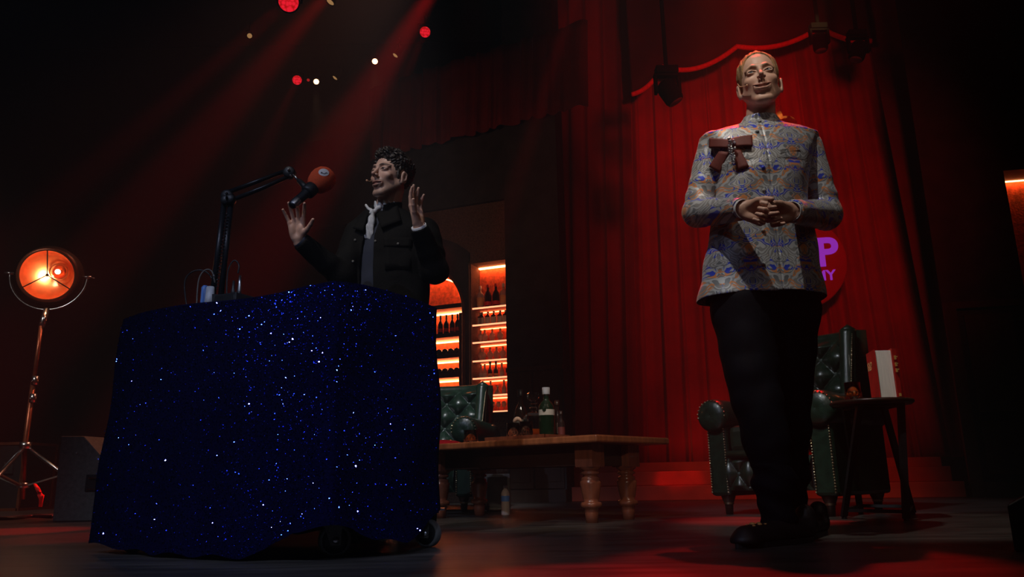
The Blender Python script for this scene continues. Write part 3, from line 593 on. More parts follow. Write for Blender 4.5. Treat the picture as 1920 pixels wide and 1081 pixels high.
# ---------------------------------------------------------------- chesterfield armchairs
def tuft(u, v, w, h_):
    a = u / w + v / h_; b = u / w - v / h_
    return (abs(math.sin(PI * a / 2)) * abs(math.sin(PI * b / 2))) ** .55
def armchair(name, label, H, hw=.31):
    r_ = thing(name, label, 'armchair', (0, 0, 0)); L_ = M['leather']
    # back: tufted front face, curved cross-section, leaning
    nx, nz = 90, 110; rows = []; TP = .095; zb0 = .40
    def backpt(t, w):
        x = (t * 2 - 1) * hw; z = zb0 + (H - zb0) * w; y = .20 + .12 * w - .10 * (abs(t * 2 - 1) ** 3)
        return x, y, z
    for j in range(nz + 1):
        row = []
        for i in range(nx + 1):
            t, w = i / nx, j / nz; x, y, z = backpt(t, w); e = min(1, min(w, 1 - w) * 12) * min(1, min(t, 1 - t) * 14)
            row.append((x, y - .068 * tuft(x, z - zb0, TP, TP) * e - .02 * e, z))
        rows.append(row)
    top = [[(x_, y_ + .02 + .045 * (1 - math.cos(a)), z_ + .045 * math.sin(a)) for x_, y_, z_ in [backpt(i / nx, 1) for i in range(nx + 1)]] for a in np.linspace(0, PI, 9)]
    top = [[(q[0], q[1] - .02, q[2]) for q in rw] for rw in top]
    bk = [[(x_, .44 + .0 * w, z_) for x_, y_, z_ in [backpt(i / nx, w) for i in range(nx + 1)]] for w in (1, 0)]
    bk[0] = [(top[-1][i][0], top[-1][i][1], top[-1][i][2]) for i in range(nx + 1)]
    MB().grid(rows + top + bk).build('backrest', L_, r_)
    mb = MB()
    for i in range(-6, 7):
        for j in range(0, 12):
            if (i + j) % 2: continue
            x = i * TP; z = zb0 + j * TP
            if abs(x) > hw - .04 or z > H - .03 or z < zb0 + .03: continue
            t = (x / hw + 1) / 2; w = (z - zb0) / (H - zb0); y = backpt(t, w)[1]; MB().sphere((x, y - .024, z), (.011, .006, .011), 0, 8).build('back_button', M['button'], r_)
    for s_ in (-1, 1):
        # wing: padded side panel running up the back
        mb = MB(); pts = []; 
        for k in range(26):
            w = k / 25; z = .50 + (H + .015 - .50) * w; y = .03 + .12 * w; pts.append([(s_ * (hw + .01 + .045 * math.cos(a)) if True else 0, y + .055 * math.sin(a) + .02 * math.sin(w * 30) * 0, z) for a in np.linspace(0, 2 * PI, 13)[:-1]])
        mb.grid(pts, wrap=True); mb.add([(s_ * (hw + .01), .15, H + .05)] + pts[-1], [(0, i + 1, (i + 1) % 12 + 1) for i in range(12)], 0, True)
        out = [[(s_ * (hw + .0), .10, .45), (s_ * (hw + .05), .30, .45), (s_ * (hw), .44, .45)], [(s_ * (hw), .17, H + .02), (s_ * (hw + .05), .32, H + .03), (s_ * (hw), .42, H + .02)]]
        mb.grid(out); mb.build('wing', L_, r_, solid=.01)
        mb = MB()
        for k in range(34):
            w = k / 33; mb.sphere((s_ * (hw + .045), .03 + .12 * w - .035, .62 + (H - .64) * w), .0055, 0, 6)
        mb.build('nail_trim', M['stud'], r_)
        # rolled arm with pleated scroll
        mb = MB(); xa = s_ * (hw + .0); za = .545; prof_ = []
        ring = lambda rr, y, n_=28, pl=0: [(xa + (rr * (1 + pl * (.5 + .5 * math.cos(14 * a)))) * math.cos(a), y, za + (rr * (1 + pl * (.5 + .5 * math.cos(14 * a)))) * math.sin(a)) for a in np.linspace(0, 2 * PI, n_ * 2 + 1)[:-1]]
        rr_ = [ring(.001, -.37), ring(.02, -.375), ring(.045, -.372, 28, -.05), ring(.075, -.365, 28, -.03), ring(.09, -.35), ring(.096, -.32), ring(.094, -.1), ring(.094, .15), ring(.09, .38), ring(.001, .38)]
        mb.grid(rr_, wrap=True); mb.build('arm_roll', L_, r_)
        mb = MB(); x0, x1 = sorted((s_ * (hw - .07), s_ * (hw + .055))); mb.box(((x0 + x1) / 2, .03, .31), (x1 - x0, .72, .42)); mb.build('arm_side', L_, r_, bevel=.02)
        mb = MB()
        for k in range(26):
            for xx in (x0 + .012, x1 - .012): mb.sphere((xx, -.333, .12 + k * .0145), .0055, 0, 6)
        for k in range(14):
            a = PI * (1.05 * k / 13) if s_ > 0 else PI * (1.05 * k / 13) - .05
            mb.sphere((xa + .086 * math.cos(a), -.358, za + .086 * math.sin(a)), .0055, 0, 6)
        mb.build('nail_trim', M['stud'], r_)
    # seat cushion
    mb = MB(); mb.box((0, -.05, .41), (2 * hw - .16, .56, .15)); mb.build('seat_cushion', L_, r_, bevel=.035)
    mb = MB(); mb.tube([(-hw + .08, -.345, .325), (hw - .08, -.345, .325)], .022, 10); mb.build('seat_roll', L_, r_)
    rows = []
    for j in range(41):
        z = .13 + .18 * j / 40; rows.append([(x, -.325 - .035 * tuft(x, z - .13, .06, .09) * min(1, min(j, 40 - j) / 6), z) for x in np.linspace(-hw + .07, hw - .07, 111)])
    MB().grid(rows).build('front_panel', L_, r_)
    mb = MB()
    for i in range(-5, 6):
        for j in (0, 1, 2):
            if (i + j) % 2 == 0 and abs(i * .06) < hw - .1: MB().sphere((i * .06, -.328, .13 + .09 * j if j != 0 else .145), (.009, .006, .009), 0, 7).build('front_button', M['button'], r_)
    MB().box((0, .05, .22), (2 * hw - .02, .74, .18)).build('frame', M['lining'], r_)
    for x in (-hw + .02, hw - .02):
        for y in (-.27, .36):
            mb = MB(); mb.lathe([(.016, .0), (.02, .0), (.024, .055), (.027, .058), (.027, .064), (.036, .085), (.043, .11), (.04, .132)], 18, 0, Matrix.Translation((x, y, 0))); lg = mb.build('leg', M['darkwood'], r_)
            MB().lathe([(.0285, .055), (.029, .060), (.0285, .066)], 18, 0, Matrix.Translation((x, y, 0))).build('ferrule', M['stud'], lg)
    return r_
c2 = armchair('armchair', 'green buttoned leather armchair behind the standing person\'s legs', 1.0)
c2.location = (1.60, 4.52, 0); c2.rotation_euler.z = R(-45)
c1 = armchair('armchair', 'green buttoned leather armchair behind the coffee table beside the desk', .89)
c1.location = (-.58, 5.80, 0); c1.rotation_euler.z = R(-12)
# side table --------------------------------------------------------------------
stx = Vector((1.66, 3.72, 0)); zs_ = G(1640, 752, .6)[2]
hT = W(1632, 751, 3.72).z
st = thing('side_table', 'small round dark side table with thin square legs', 'table', stx)
tr = (W(1706, 750, 3.72).x - W(1560, 750, 3.72).x) / 2; stc = Vector(((W(1706, 750, 3.72).x + W(1560, 750, 3.72).x) / 2, 3.72, 0))
MB().lathe([(.001, hT - .022), (tr - .01, hT - .022), (tr, hT - .014), (tr, hT - .004), (tr - .006, hT), (.001, hT)], 48, 0, Matrix.Translation(stc)).build('tabletop', M['darkwood'], st)
foot = [(1583, 972), (1700, 976), (1712, 964), (1614, 962)]; topp = [(-.10, -.10), (.09, -.10), (.10, .09), (-.09, .09)]
fpts = []
for (px, py), (tx, ty_) in zip(foot, topp):
    g0 = G(px, py); g0 = Vector((stc.x + (g0.x - stc.x), g0.y, 0)); fpts.append(g0); t0 = stc + Vector((tx, ty_, hT - .023))
    mb = MB(); hw_ = .013
    mb.hexa([g0 + Vector(v) for v in ((-hw_, -hw_, .01), (hw_, -hw_, .01), (hw_, hw_, .01), (-hw_, hw_, .01))], [t0 + Vector(v) for v in ((-hw_, -hw_, 0), (hw_, -hw_, 0), (hw_, hw_, 0), (-hw_, hw_, 0))]); lg = mb.build('leg', M['blackmetal'], st)
    MB().lathe([(.001, 0), (.012, 0), (.012, .011), (.001, .011)], 12, 0, Matrix.Translation(g0)).build('foot_pad', M['black'], lg)
mb = MB()
for i in range(4):
    a, b = fpts[i] + Vector((0, 0, .04)), fpts[(i + 1) % 4] + Vector((0, 0, .04)); mb.tube([a, b], .011, 4, sm=False)
mb.build('stretcher', M['blackmetal'], st)
mb = MB()
for i in range(4): mb.tube([stc + Vector((*topp[i], hT - .03)), stc + Vector((*topp[(i + 1) % 4], hT - .03))], .010, 4, sm=False)
mb.build('top_frame', M['blackmetal'], st)
tumbler('whisky_tumbler', 'tumbler with an inch of whisky on the round side table', Vector((W(1601, 748, 3.66).x, 3.66, hT + .0005)), (W(1616, 740, 3.66).x - W(1587, 740, 3.66).x) / 2 * .98, W(1600, 717, 3.66).z - hT, None, .12)
# red hardback standing open-ended on the table
Yb = 3.70; bl = W(1636, 748, Yb); hb = W(1655, 660, Yb).z - hT
def bq(px, py, Y): return W(px, py, Y)
bk_ = thing('red_book', 'thick red hardback book standing upright on the side table', 'book', Vector((W(1668, 748, Yb).x, Yb, hT)))
x0, x1, x2, x3 = W(1630, 700, 3.61).x, W(1646, 700, 3.61).x, W(1676, 700, 3.61).x, W(1687, 700, 3.61).x; DX = .032
zz0, zz1 = hT + .001, hT + hb
lean = (W(1636, 660, 3.6).x - W(1648, 748, 3.6).x)
def vq(x, y, z): return Vector((x + lean * (z - zz0) / hb * .55, y, z))
MB().hexa([vq(x1 - .002, 3.612, zz0 + .004), vq(x2, 3.612, zz0 + .004), vq(x2 + DX, 3.76, zz0 + .004), vq(x1 + DX, 3.76, zz0 + .004)], [vq(x1 - .002, 3.612, zz1 - .004), vq(x2, 3.612, zz1 - .004), vq(x2 + DX, 3.76, zz1 - .004), vq(x1 + DX, 3.76, zz1 - .004)]).build('pages', M['paper'], bk_)
mb = MB(); mb.hexa([vq(x1 - .006, 3.605, zz0), vq(x1 - .002, 3.605, zz0), vq(x1 + DX - .003, 3.76, zz0), vq(x1 + DX - .007, 3.76, zz0)], [vq(x1 - .006, 3.605, zz1), vq(x1 - .002, 3.605, zz1), vq(x1 + DX - .003, 3.76, zz1), vq(x1 + DX - .007, 3.76, zz1)])
fc = mb.build('front_cover', M['book_red'], bk_)
MB().hexa([vq(x2, 3.600, zz0), vq(x3, 3.615, zz0), vq(x3 + DX, 3.76, zz0), vq(x2 + DX, 3.765, zz0)], [vq(x2, 3.600, zz1 + .004), vq(x3, 3.615, zz1 + .004), vq(x3 + DX, 3.76, zz1 + .004), vq(x2 + DX, 3.765, zz1 + .004)]).build('back_cover', M['book_red'], bk_)
textobj('ELP', .055, Vector(vq(x1 + DX - .010, 3.752, zz0 + hb * .62)), Matrix.Rotation(math.atan2(-.155, -DX), 4, 'Z') @ Matrix.Rotation(PI / 2, 4, 'X'), M['goldlabel'], bk_, 'lettering', .0008)
mb = MB()
for k, zf in enumerate((.82, .68, .56)): mb.box((x2 + (x3 - x2) * .45 + lean * zf * .55, 3.602, zz0 + hb * zf), (.008, .006, .018)); mb.box((x2 + (x3 - x2) * .45 + lean * zf * .55 + .006, 3.602, zz0 + hb * zf + .004), (.010, .006, .005))
mb.box((x2 + (x3 - x2) * .5, 3.605, zz0 + .015), (.01, .006, .014)); mb.build('spine_print', M['gold'], bk_)
# water bottle and the dark floor box
q = G(948, 966); wb = thing('water_bottle', 'clear ribbed plastic water bottle standing on the stage floor', 'bottle', q)
hw_ = W(948, 909, q.y).z; k = hw_ / .215; Tq = Matrix.Translation(q) @ Matrix.Scale(k, 4)
MB().lathe([(.001, .004), (.020, 0), (.030, .004), (.032, .012)] + [(.032 - .0022 * (i % 2), .02 + i * .008) for i in range(13)] + [(.032, .13), (.032, .155), (.024, .175), (.013, .188), (.012, .195)], 20, 0, Tq).build('bottle_body', M['bottle_glass'], wb)
MB().lathe([(.015, .195), (.015, .213), (.001, .213)], 16, 0, Tq).build('cap', M['white'], wb)
MB().lathe([(.0325, .10), (.0325, .14)], 20, 0, Tq).build('label', M['bluecan'], wb)
a = G(905, 962); b = G(957, 962); fb = thing('floor_monitor', 'small dark grey loudspeaker box behind the water bottle', 'speaker', Vector(((a.x + b.x) / 2 + .02, a.y + .32, 0)))
zf = W(930, 891, a.y + .2).z; x0, x1 = W(908, 930, a.y + .2).x, W(957, 930, a.y + .2).x
MB().box(((x0 + x1) / 2, a.y + .33, .012 + zf / 2), (x1 - x0, .26, zf)).build('cabinet', M['speakerbox'], fb, bevel=.008)
MB().box(((x0 + x1) / 2, a.y + .197, .012 + zf / 2), ((x1 - x0) - .04, .008, zf - .04)).build('grille', M['black'], fb)
for xx in (x0 + .03, x1 - .03):
    for yy in (a.y + .23, a.y + .43): MB().lathe([(.001, 0), (.012, 0), (.014, .013), (.001, .013)], 10, 0, Matrix.Translation((xx, yy, 0))).build('rubber_foot', M['black'], fb)
# ---------------------------------------------------------------- sequinned desk
ZD = .80
DA, DB, DC = Vector((-.527, 2.24, 0)), Vector((-1.40, 2.72, 0)), Vector((-.262, 2.60, 0)); DD = DB + DC - DA
ctr = (DA + DB + DC + DD) / 4
def seq_mat(name, base, sp):
    m = mat(name, base, .5, .2, var=.5, scale=180, bump=.8, bscale=420); return m
M['seqcloth'] = mat('blue_sequin_cloth', (.001, .001, .022), .8, spec=.05, var=.5, scale=180, bump=.6, bscale=420)
M['sequin'] = mat('sequin_disc', (.02, .045, .95), .09, 1, var=.2, scale=90)
path = []; cornersD = [DB, DA, DC, DD]
for i in range(4):
    a, b = cornersD[i], cornersD[(i + 1) % 4]; nseg = int((b - a).length / .012)
    for k in range(nseg): path.append((i, k / nseg, a.lerp(b, k / nseg)))
def hemz(i, t):
    if i == 0:   # B -> A, the long front
        ks = [(0, .035), (.25, .012), (.72, .012), (.80, .03), (.90, .085), (1, .10)]
    elif i == 1: ks = [(0, .10), (.15, .095), (.35, .05), (.6, .04), (.8, .07), (1, .13)]
    elif i == 2: ks = [(0, .13), (.3, .05), (1, .03)]
    else: ks = [(0, .03), (1, .035)]
    for (a, za), (b, zb) in zip(ks[:-1], ks[1:]):
        if a <= t <= b: return za + (zb - za) * (t - a) / (b - a)
    return ks[-1][1]
rows = []; NW = 60
for j in range(NW + 1):
    w = j / NW; row = []
    for n_, (i, t, q) in enumerate(path):
        s_ = n_ * .012; out = Vector((q.x - ctr.x, q.y - ctr.y, 0)); out.normalize()
        e = cornersD[(i + 1) % 4] - cornersD[i]; nrm = Vector((e.y, -e.x, 0)).normalized()
        if nrm.dot(q - ctr) < 0: nrm = -nrm
        cb = max(0, 1 - min(t, 1 - t) * e.length / .10); nn = (nrm * (1 - .6 * cb) + out * .6 * cb)
        off = .004 + .028 * w + .007 * math.sin(s_ * 21) * w + .012 * math.sin(s_ * 9.3 + 3 * w) * w ** .7 + .006 * math.sin(11 * w + s_ * 6) + .012 * max(0, w - .8) * 5 * (i in (0, 3)) - .02 * cb * (1 - w) * .3
        hz = hemz(i, t) + .006 * math.sin(s_ * 33)
        z = ZD - .004 * cb + .008 * math.sin(s_ * 7.0) * (1 - w) ** 3 - (ZD - hz) * w
        row.append(q + nn * off + Vector((0, 0, z)))
    rows.append(row)
sq = thing('sequin_cloth', 'deep blue sequinned cloth draped over the wheeled desk', 'tablecloth', (ctr.x, ctr.y, 0))
mb = MB(); mb.grid(rows, wrap=True)
r0 = rows[0]; r1 = [q.lerp(Vector((ctr.x, ctr.y, ZD + .003)), .06) + Vector((0, 0, .006)) for q in r0]; r2 = [q.lerp(Vector((ctr.x, ctr.y, ZD)), .6) for q in r1]; r3 = [q.lerp(Vector((ctr.x, ctr.y, ZD)), .999) for q in r2]
mb.grid([r0, r1, r2, r3], wrap=True); mb.build('cloth', M['seqcloth'], sq)
# sequins: little flat discs sewn on
rg = random.Random(12); V = []; Fc = []; npth = len(path)
nfront = sum(1 for q in path if q[0] in (0, 1))
KEYL = Vector((-3.5, -3.2, 5.5))
def put(P0, nrm, rad):
    t1 = nrm.orthogonal().normalized(); t2 = nrm.cross(t1); o_ = len(V)
    for k in range(6): V.append(tuple(P0 + rad * (math.cos(k * PI / 3) * t1 + math.sin(k * PI / 3) * t2)))
    Fc.append(tuple(range(o_, o_ + 6)))
def sqpt(j, i):
    j0 = min(int(j), NW - 1); i0 = int(i) % npth; i1 = (i0 + 1) % npth; fj = j - int(j); fi = i - int(i)
    a = rows[j0][i0].lerp(rows[j0][i1], fi); b = rows[j0 + 1][i0].lerp(rows[j0 + 1][i1], fi); P0 = a.lerp(b, fj)
    n1 = (rows[j0][i1] - rows[j0][i0]).cross(rows[j0 + 1][i0] - rows[j0][i0]).normalized()
    if n1.dot(P0 - Vector((ctr.x, ctr.y, .4))) < 0: n1 = -n1
    return P0, n1
for k in range(17000):
    P0, n1 = sqpt(rg.uniform(0, NW), rg.uniform(0, nfront - 1)); tl = rg.gauss(0, .30); t2 = rg.gauss(0, .30)
    a = n1.orthogonal().normalized(); b = n1.cross(a); put(P0 + n1 * .0022, (n1 + a * tl + b * t2).normalized(), rg.choice((.0013, .0016, .002)))
def toward(P0): return ((Vector((0, 0, CAMH)) - P0).normalized() + (KEYL - P0).normalized()).normalized()
def project(P0):
    q = co.matrix_world.inverted() @ P0; return CXP + FPX * q.x / -q.z, CYP - FPX * q.y / -q.z
grid_px = [(j, i, *project(rows[j][i])) for j in range(0, NW, 1) for i in range(0, nfront, 1)]
for px, py, rad in ((551, 637, .0042), (597, 679, .0036), (511, 623, .0026), (310, 857, .0042), (665, 872, .0042), (468, 752, .0034), (405, 560, .0030), (491, 945, .0030), (293, 974, .0026), (586, 657, .003), (603, 661, .003), (730, 790, .0028), (402, 975, .0024), (195, 998, .004), (665, 955, .003), (790, 996, .003), (560, 597, .0024), (600, 597, .0024), (250, 715, .0024), (780, 990, .0026)):  # bright glints set by aiming these discs between lamp and camera
    j, i = min(grid_px, key=lambda g: (g[2] - px) ** 2 + (g[3] - py) ** 2)[:2]; P0, n1 = sqpt(j + .3, i + .3); put(P0 + n1 * .005, toward(P0), rad * .62)
LS = (KEYL, Vector((-1.0, -3.0, 5.0)), Vector((.8, -2.6, 4.2)))
for k in range(2800):      # sequins aimed to bounce lamp light at the camera, denser towards the front corner of the desk
    if rg.random() < .62: i = rg.gauss(.60, .14) * nfront
    else: i = rg.uniform(0, 1) * nfront
    i = min(max(i, 0), nfront - 2); j = rg.uniform(.02, .99) * NW * (1 if rg.random() < .6 else rg.random()); P0, n1 = sqpt(min(j, NW - .01), i)
    h_ = ((Vector((0, 0, CAMH)) - P0).normalized() + (LS[rg.randrange(3)] - P0).normalized()).normalized(); j1, j2 = rg.gauss(0, .085), rg.gauss(0, .085)
    a = h_.orthogonal().normalized(); b = h_.cross(a); put(P0 + n1 * .004, (h_ + a * j1 + b * j2).normalized(), rg.choice((.0010, .0012, .0015, .0019)))
o = mkobj('sequins', V, Fc, M['sequin'], sq, sm=[False] * len(Fc), fix=False); o['kind'] = 'stuff'
dk = thing('rolling_desk', 'desk frame on black castors under the blue sequinned cloth', 'desk', (ctr.x, ctr.y, 0))
ins = lambda k_, z: [(q.lerp(ctr, k_) * 1.0 + Vector((0, 0, z))) for q in (DA, DB, DD, DC)]
MB().hexa(ins(.06, .14), ins(.03, ZD - .012)).build('frame', M['lining'], dk)
def caster(P0, rad, yaw, hub=True):
    Mw = Matrix.Translation(P0 + Vector((0, 0, rad))) @ Matrix.Rotation(yaw, 4, 'Z') @ Matrix.Rotation(PI / 2, 4, 'X')
    c_ = bpy.data.objects.new('castor', None); COL.objects.link(c_); c_.parent = dk; c_.location = P0 - dk.location
    MB().lathe([(.012, -.014), (rad * .80, -.014), (rad * .82, -.012), (rad * .82, .012), (rad * .80, .014), (.012, .014)], 30, 0, Mw).build('wheel', M['wheel'], c_)
    MB().lathe([(rad * .80, -.016), (rad * .93, -.017), (rad, -.011), (rad, .011), (rad * .93, .017), (rad * .80, .016)], 36, 0, Mw).build('tyre', M['tyre'], c_)
    mb = MB(); Mf = Matrix.Translation(P0) @ Matrix.Rotation(yaw, 4, 'Z')
    for yy in (-.024, .024): mb.hexa([Mf @ Vector(v) for v in ((-.014, yy - .002, rad - .014), (.014, yy - .002, rad - .014), (.014, yy + .002, rad - .014), (-.014, yy + .002, rad - .014))], [Mf @ Vector(v) for v in ((-.045, yy - .002, rad * 2 + .02), (.02, yy - .002, rad * 2 + .02), (.02, yy + .002, rad * 2 + .02), (-.045, yy + .002, rad * 2 + .02))])
    mb.box((-.012, 0, rad * 2 + .022), (.075, .056, .006), 0, Mf); mb.build('fork', M['speakerbox'], c_)
    MB().lathe([(.001, -.03), (.010, -.03), (.010, .03), (.001, .03)], 12, 0, Mw).build('axle', M['steel'], c_)
    MB().box((0, 0, rad * 2 + .032), (.11, .09, .006), 0, Mf @ Matrix.Rotation(.5, 4, 'Z')).build('mount_plate', M['steel'], c_)
ga, gc = G(622, 1045), G(808, 1026)
caster(ga + Vector((.0, .03, 0)), .048, R(20)); caster(gc + Vector((-.012, .015, 0)), .045, R(-25)); caster(DB.lerp(ctr, .12) + Vector((.05, 0, 0)), .045, R(70)); caster(DD.lerp(ctr, .15), .045, R(10))
# things on the desk ---------------------------------------------------------------
def dsk(px, Y): v = W(px, 560, Y); return Vector((v.x, Y, ZD + .002))
ba = thing('boom_arm', 'black double-tube desk boom arm holding the microphone', 'microphone arm', dsk(404, 2.62))
MB().lathe([(.001, 0), (.045, 0), (.045, .012), (.03, .018), (.03, .05), (.001, .05)], 20, 0, Matrix.Translation(dsk(404, 2.62))).build('base', M['black'], ba)
e1, e2 = W(427, 368, 2.62), W(543, 324, 2.66)
b0_ = dsk(402, 2.62) + Vector((0, 0, .04))
mb = MB(); mb.tube([b0_ + Vector((-.008, 0, 0)), W(421, 375, 2.62)], .0105, 10); mb.build('lower_bar', M['blackmetal'], ba)
MB().tube([b0_ + Vector((.022, .0, .01)), W(433, 378, 2.62)], .0105, 10).build('lower_bar', M['blackmetal'], ba)
sp_a, sp_b = b0_ + Vector((.008, -.012, .03)), W(426, 400, 2.60)
MB().tube([sp_a.lerp(sp_b, t / 160) + Vector((.006 * math.cos(t * .9), .006 * math.sin(t * .9), 0)) for t in range(161)], .0013, 5).build('spring', M['blackmetal'], ba)
MB().tube([W(428, 360, 2.62), W(541, 318, 2.66)], .008, 10).build('upper_bar', M['blackmetal'], ba)
MB().tube([W(434, 375, 2.62), W(495, 351, 2.64), W(547, 328, 2.66)], .008, 10).build('upper_bar', M['blackmetal'], ba)
mb = MB()
for q, rr in ((e1, .022), (W(424, 376, 2.61), .017), (W(433, 374, 2.61), .017), (e2, .022)): MB().lathe([(.001, -.016), (rr * .8, -.016), (rr, -.012), (rr, .012), (rr * .8, .016), (.001, .016)], 18, 0, Matrix.Translation(q) @ Matrix.Rotation(PI / 2, 4, 'X')).build('joint', M['black'], ba)
mb = MB()
for q in (W(541, 318, 2.64), W(545, 329, 2.64), W(424, 362, 2.6), W(433, 366, 2.6), W(401, 517, 2.58)): MB().sphere(q, .005, 0, 8).build('bolt', M['steel'], ba)
MB().tube([W(549, 327, 2.65), W(563, 341, 2.65)], .0045, 8).build('swivel_rod', M['steel'], ba)
MB().tube([W(560, 338, 2.65), W(572, 350, 2.64), W(578, 354, 2.64)], [.009, .012, .012], 10).build('clip_neck', M['black'], ba)
m0, m1, m2 = W(546, 386, 2.56), W(592, 347, 2.62), W(606, 333, 2.64)
ax_ = (m1 - m0).normalized(); Mm = Matrix.Translation(m0) @ ax_.to_track_quat('Z', 'Y').to_matrix().to_4x4(); ml = (m1 - m0).length
MB().lathe([(.017, ml * .60), (.024, ml * .62), (.026, ml * .66), (.026, ml * .86), (.024, ml * .90), (.017, ml * .92)], 20, 0, Mm).build('mic_clip', M['black'], ba)
mi_ = thing('microphone', 'black handheld microphone with round orange-red foam windshield and white emblem', 'microphone', m0)
MB().lathe([(.001, 0), (.012, 0), (.014, .004), (.0155, .03), (.0165, ml * .5), (.019, ml * .8), (.021, ml * .95), (.021, ml + .02), (.001, ml + .02)], 24, 0, Mm).build('handle', M['blackmetal'], mi_)
MB().lathe([(.0148, .006), (.0156, .010), (.0166, .032), (.0160, .036)], 24, 0, Mm).build('end_band', M['steel'], mi_)
fr_ = .052
MB().lathe([(.89 * a_q, ml + .89 * b_q) for a_q, b_q in ((.001, -.020), (.020, -.022), (.033, -.012), (.044, .006), (.051, .03), (.052, .048), (.047, .068), (.036, .083), (.018, .092), (.001, .094))], 36, 0, Mm).build('foam_windshield', M['foam'], mi_)
fc_ = Mm @ Vector((0, 0, ml + .038)); tl_ = W(602, 321, 2.5) - Vector((0, 0, 0)); dr_ = (Vector((.0, 0, CAMH)) - fc_).normalized(); upv = (Vector((-.10, 0, 1)) - dr_ * Vector((-.10, 0, 1)).dot(dr_)).normalized(); sd = upv.cross(dr_)
nl_ = (dr_ * .78 + upv * .55 + sd * (.14 if sd.x > 0 else -.14)).normalized(); lx = nl_.cross(upv).normalized(); ly = lx.cross(nl_)
def on_foam(a, b, lift=.0012):
    v = (nl_ * math.sqrt(max(0, 1 - a * a - b * b)) + lx * a + ly * b); return fc_ + v * (.0462 + lift)
rows_ = [[on_foam(.40 * k / 6 * math.cos(t), .34 * k / 6 * math.sin(t)) for t in np.linspace(0, 2 * PI, 29)[:-1]] for k in range(0, 7)]
MB().grid(rows_, wrap=True).build('emblem', M['logo'], mi_)
mb = MB(); mb.tube([on_foam(-.25 + .5 * t, -.12 + .05 * math.sin(t * 9) , .002) for t in np.linspace(0, 1, 16)], .0012, 5); mb.tube([on_foam(.18 + .05 * math.cos(t), -.05 + .05 * math.sin(t), .002) for t in np.linspace(0, 5, 10)], .001, 5)
mb.build('emblem_mark', M['grey_mark'], mi_)
# desk clutter
def dth(name, label, cat, px, Y): return thing(name, label, cat, dsk(px, Y))
q = dsk(383, 2.64); t = dth('blue_can', 'slim bright blue container beside the boom arm base', 'container', 383, 2.64); MB().lathe([(.001, 0), (.009, 0), (.010, .004), (.010, .068), (.007, .074), (.001, .074)], 16, 0, Matrix.Translation(q) @ Matrix.Scale(1.25, 4)).build('body', M['bluecan'], t)
q = dsk(393, 2.60); t = dth('white_cup', 'small pale cup on the desk beside the boom arm', 'cup', 393, 2.60); MB().lathe([(.001, 0), (.016, 0), (.012, .07), (.010, .072), (.010, .03), (.001, .03)], 16, 0, Matrix.Translation(q) @ Matrix.Scale(1.1, 4)).build('body', M['scarf'], t)
q = dsk(440, 2.60); t = dth('audio_box', 'black audio interface box with cables plugged in on top', 'audio box', 440, 2.60)
T_ = Matrix.Translation(q) @ Matrix.Rotation(R(-25), 4, 'Z'); MB().box((0, 0, .022), (.10, .09, .044), 0, T_).build('case', M['black'], t, bevel=.003)
MB().box((-.0, -.046, .022), (.085, .003, .030), 0, T_).build('faceplate', M['steel'], t)
for dx, hh in ((-.01, .07), (.018, .085)): MB().lathe([(.001, .044), (.007, .044), (.008, .06), (.006, hh), (.004, hh + .03), (.001, hh + .03)], 12, 0, T_ @ Matrix.Translation((dx, 0, 0))).build('plug', M['steel'] if dx > 0 else M['black'], t)
def cable(name, label, pts, r_=.0028, m_='black'):
    P_ = [Vector(p_) for p_ in pts]; Q = []
    for i in range(len(P_) - 1):
        a, b, c_, d_ = P_[max(i - 1, 0)], P_[i], P_[i + 1], P_[min(i + 2, len(P_) - 1)]
        for k in range(8):
            u = k / 8; Q.append(.5 * ((2 * b) + (c_ - a) * u + (2 * a - 5 * b + 4 * c_ - d_) * u * u + (3 * b - a - 3 * c_ + d_) * u ** 3))
    Q.append(P_[-1]); o_ = MB().tube(Q, r_, 6).build(name, M[m_]); return tag(o_, label, 'cable')
cable('cable', 'thin black cable looping widest to the left above the desk', [dsk(353, 2.62) + Vector((0, 0, .0)), W(346, 535, 2.62), W(353, 515, 2.62), W(372, 506, 2.62), W(390, 512, 2.62), W(402, 530, 2.62)])
cable('cable', 'pale edged cable arching beside the blue container on the desk', [dsk(370, 2.6), W(371, 535, 2.6), W(377, 514, 2.6), W(388, 505, 2.6), W(398, 510, 2.6), W(403, 530, 2.61)], .0026, 'speakerbox')
cable('cable', 'thin cable arching up from the audio box to its plug', [dsk(426, 2.6), W(426, 520, 2.6), W(431, 498, 2.6), W(440, 488, 2.6), W(448, 497, 2.6), W(446, 512, 2.6)])
# ---------------------------------------------------------------- vintage lamp on stand
YL = 6.3
lampc = W(88, 515, YL); lm = thing('stage_lamp', 'large round copper-lit vintage lamp on a wheeled tripod stand', 'lamp', G(45, 951))
fa = (Vector((-.35, 0, .25)) - Vector((lampc.x, lampc.y, lampc.z))); fa = Vector((fa.x * .55, fa.y, fa.z * .8)).normalized()   # where the opening faces
Ml = Matrix.Translation(lampc) @ fa.to_track_quat('Z', 'Y').to_matrix().to_4x4()
lr = .208
MB().lathe([(lr, -.015), (lr + .022, -.015), (lr + .030, -.03), (lr + .045, -.10), (lr + .04, -.17), (lr + .0, -.24), (.12, -.31), (.05, -.34), (.001, -.34)], 48, 0, Ml).build('housing', M['lamp_body'], lm)
MB().lathe([(lr - .002, .0), (lr + .022, .002), (lr + .024, -.012), (lr - .002, -.014)], 48, 0, Ml).build('rim', M['redpole'], lm)
MB().lathe([(lr - .002, -.008), (lr * .96, -.06), (lr * .85, -.12), (lr * .65, -.17), (lr * .40, -.205), (.001, -.22)], 48, 0, Ml).build('reflector', M['copper'], lm)
mb = MB()
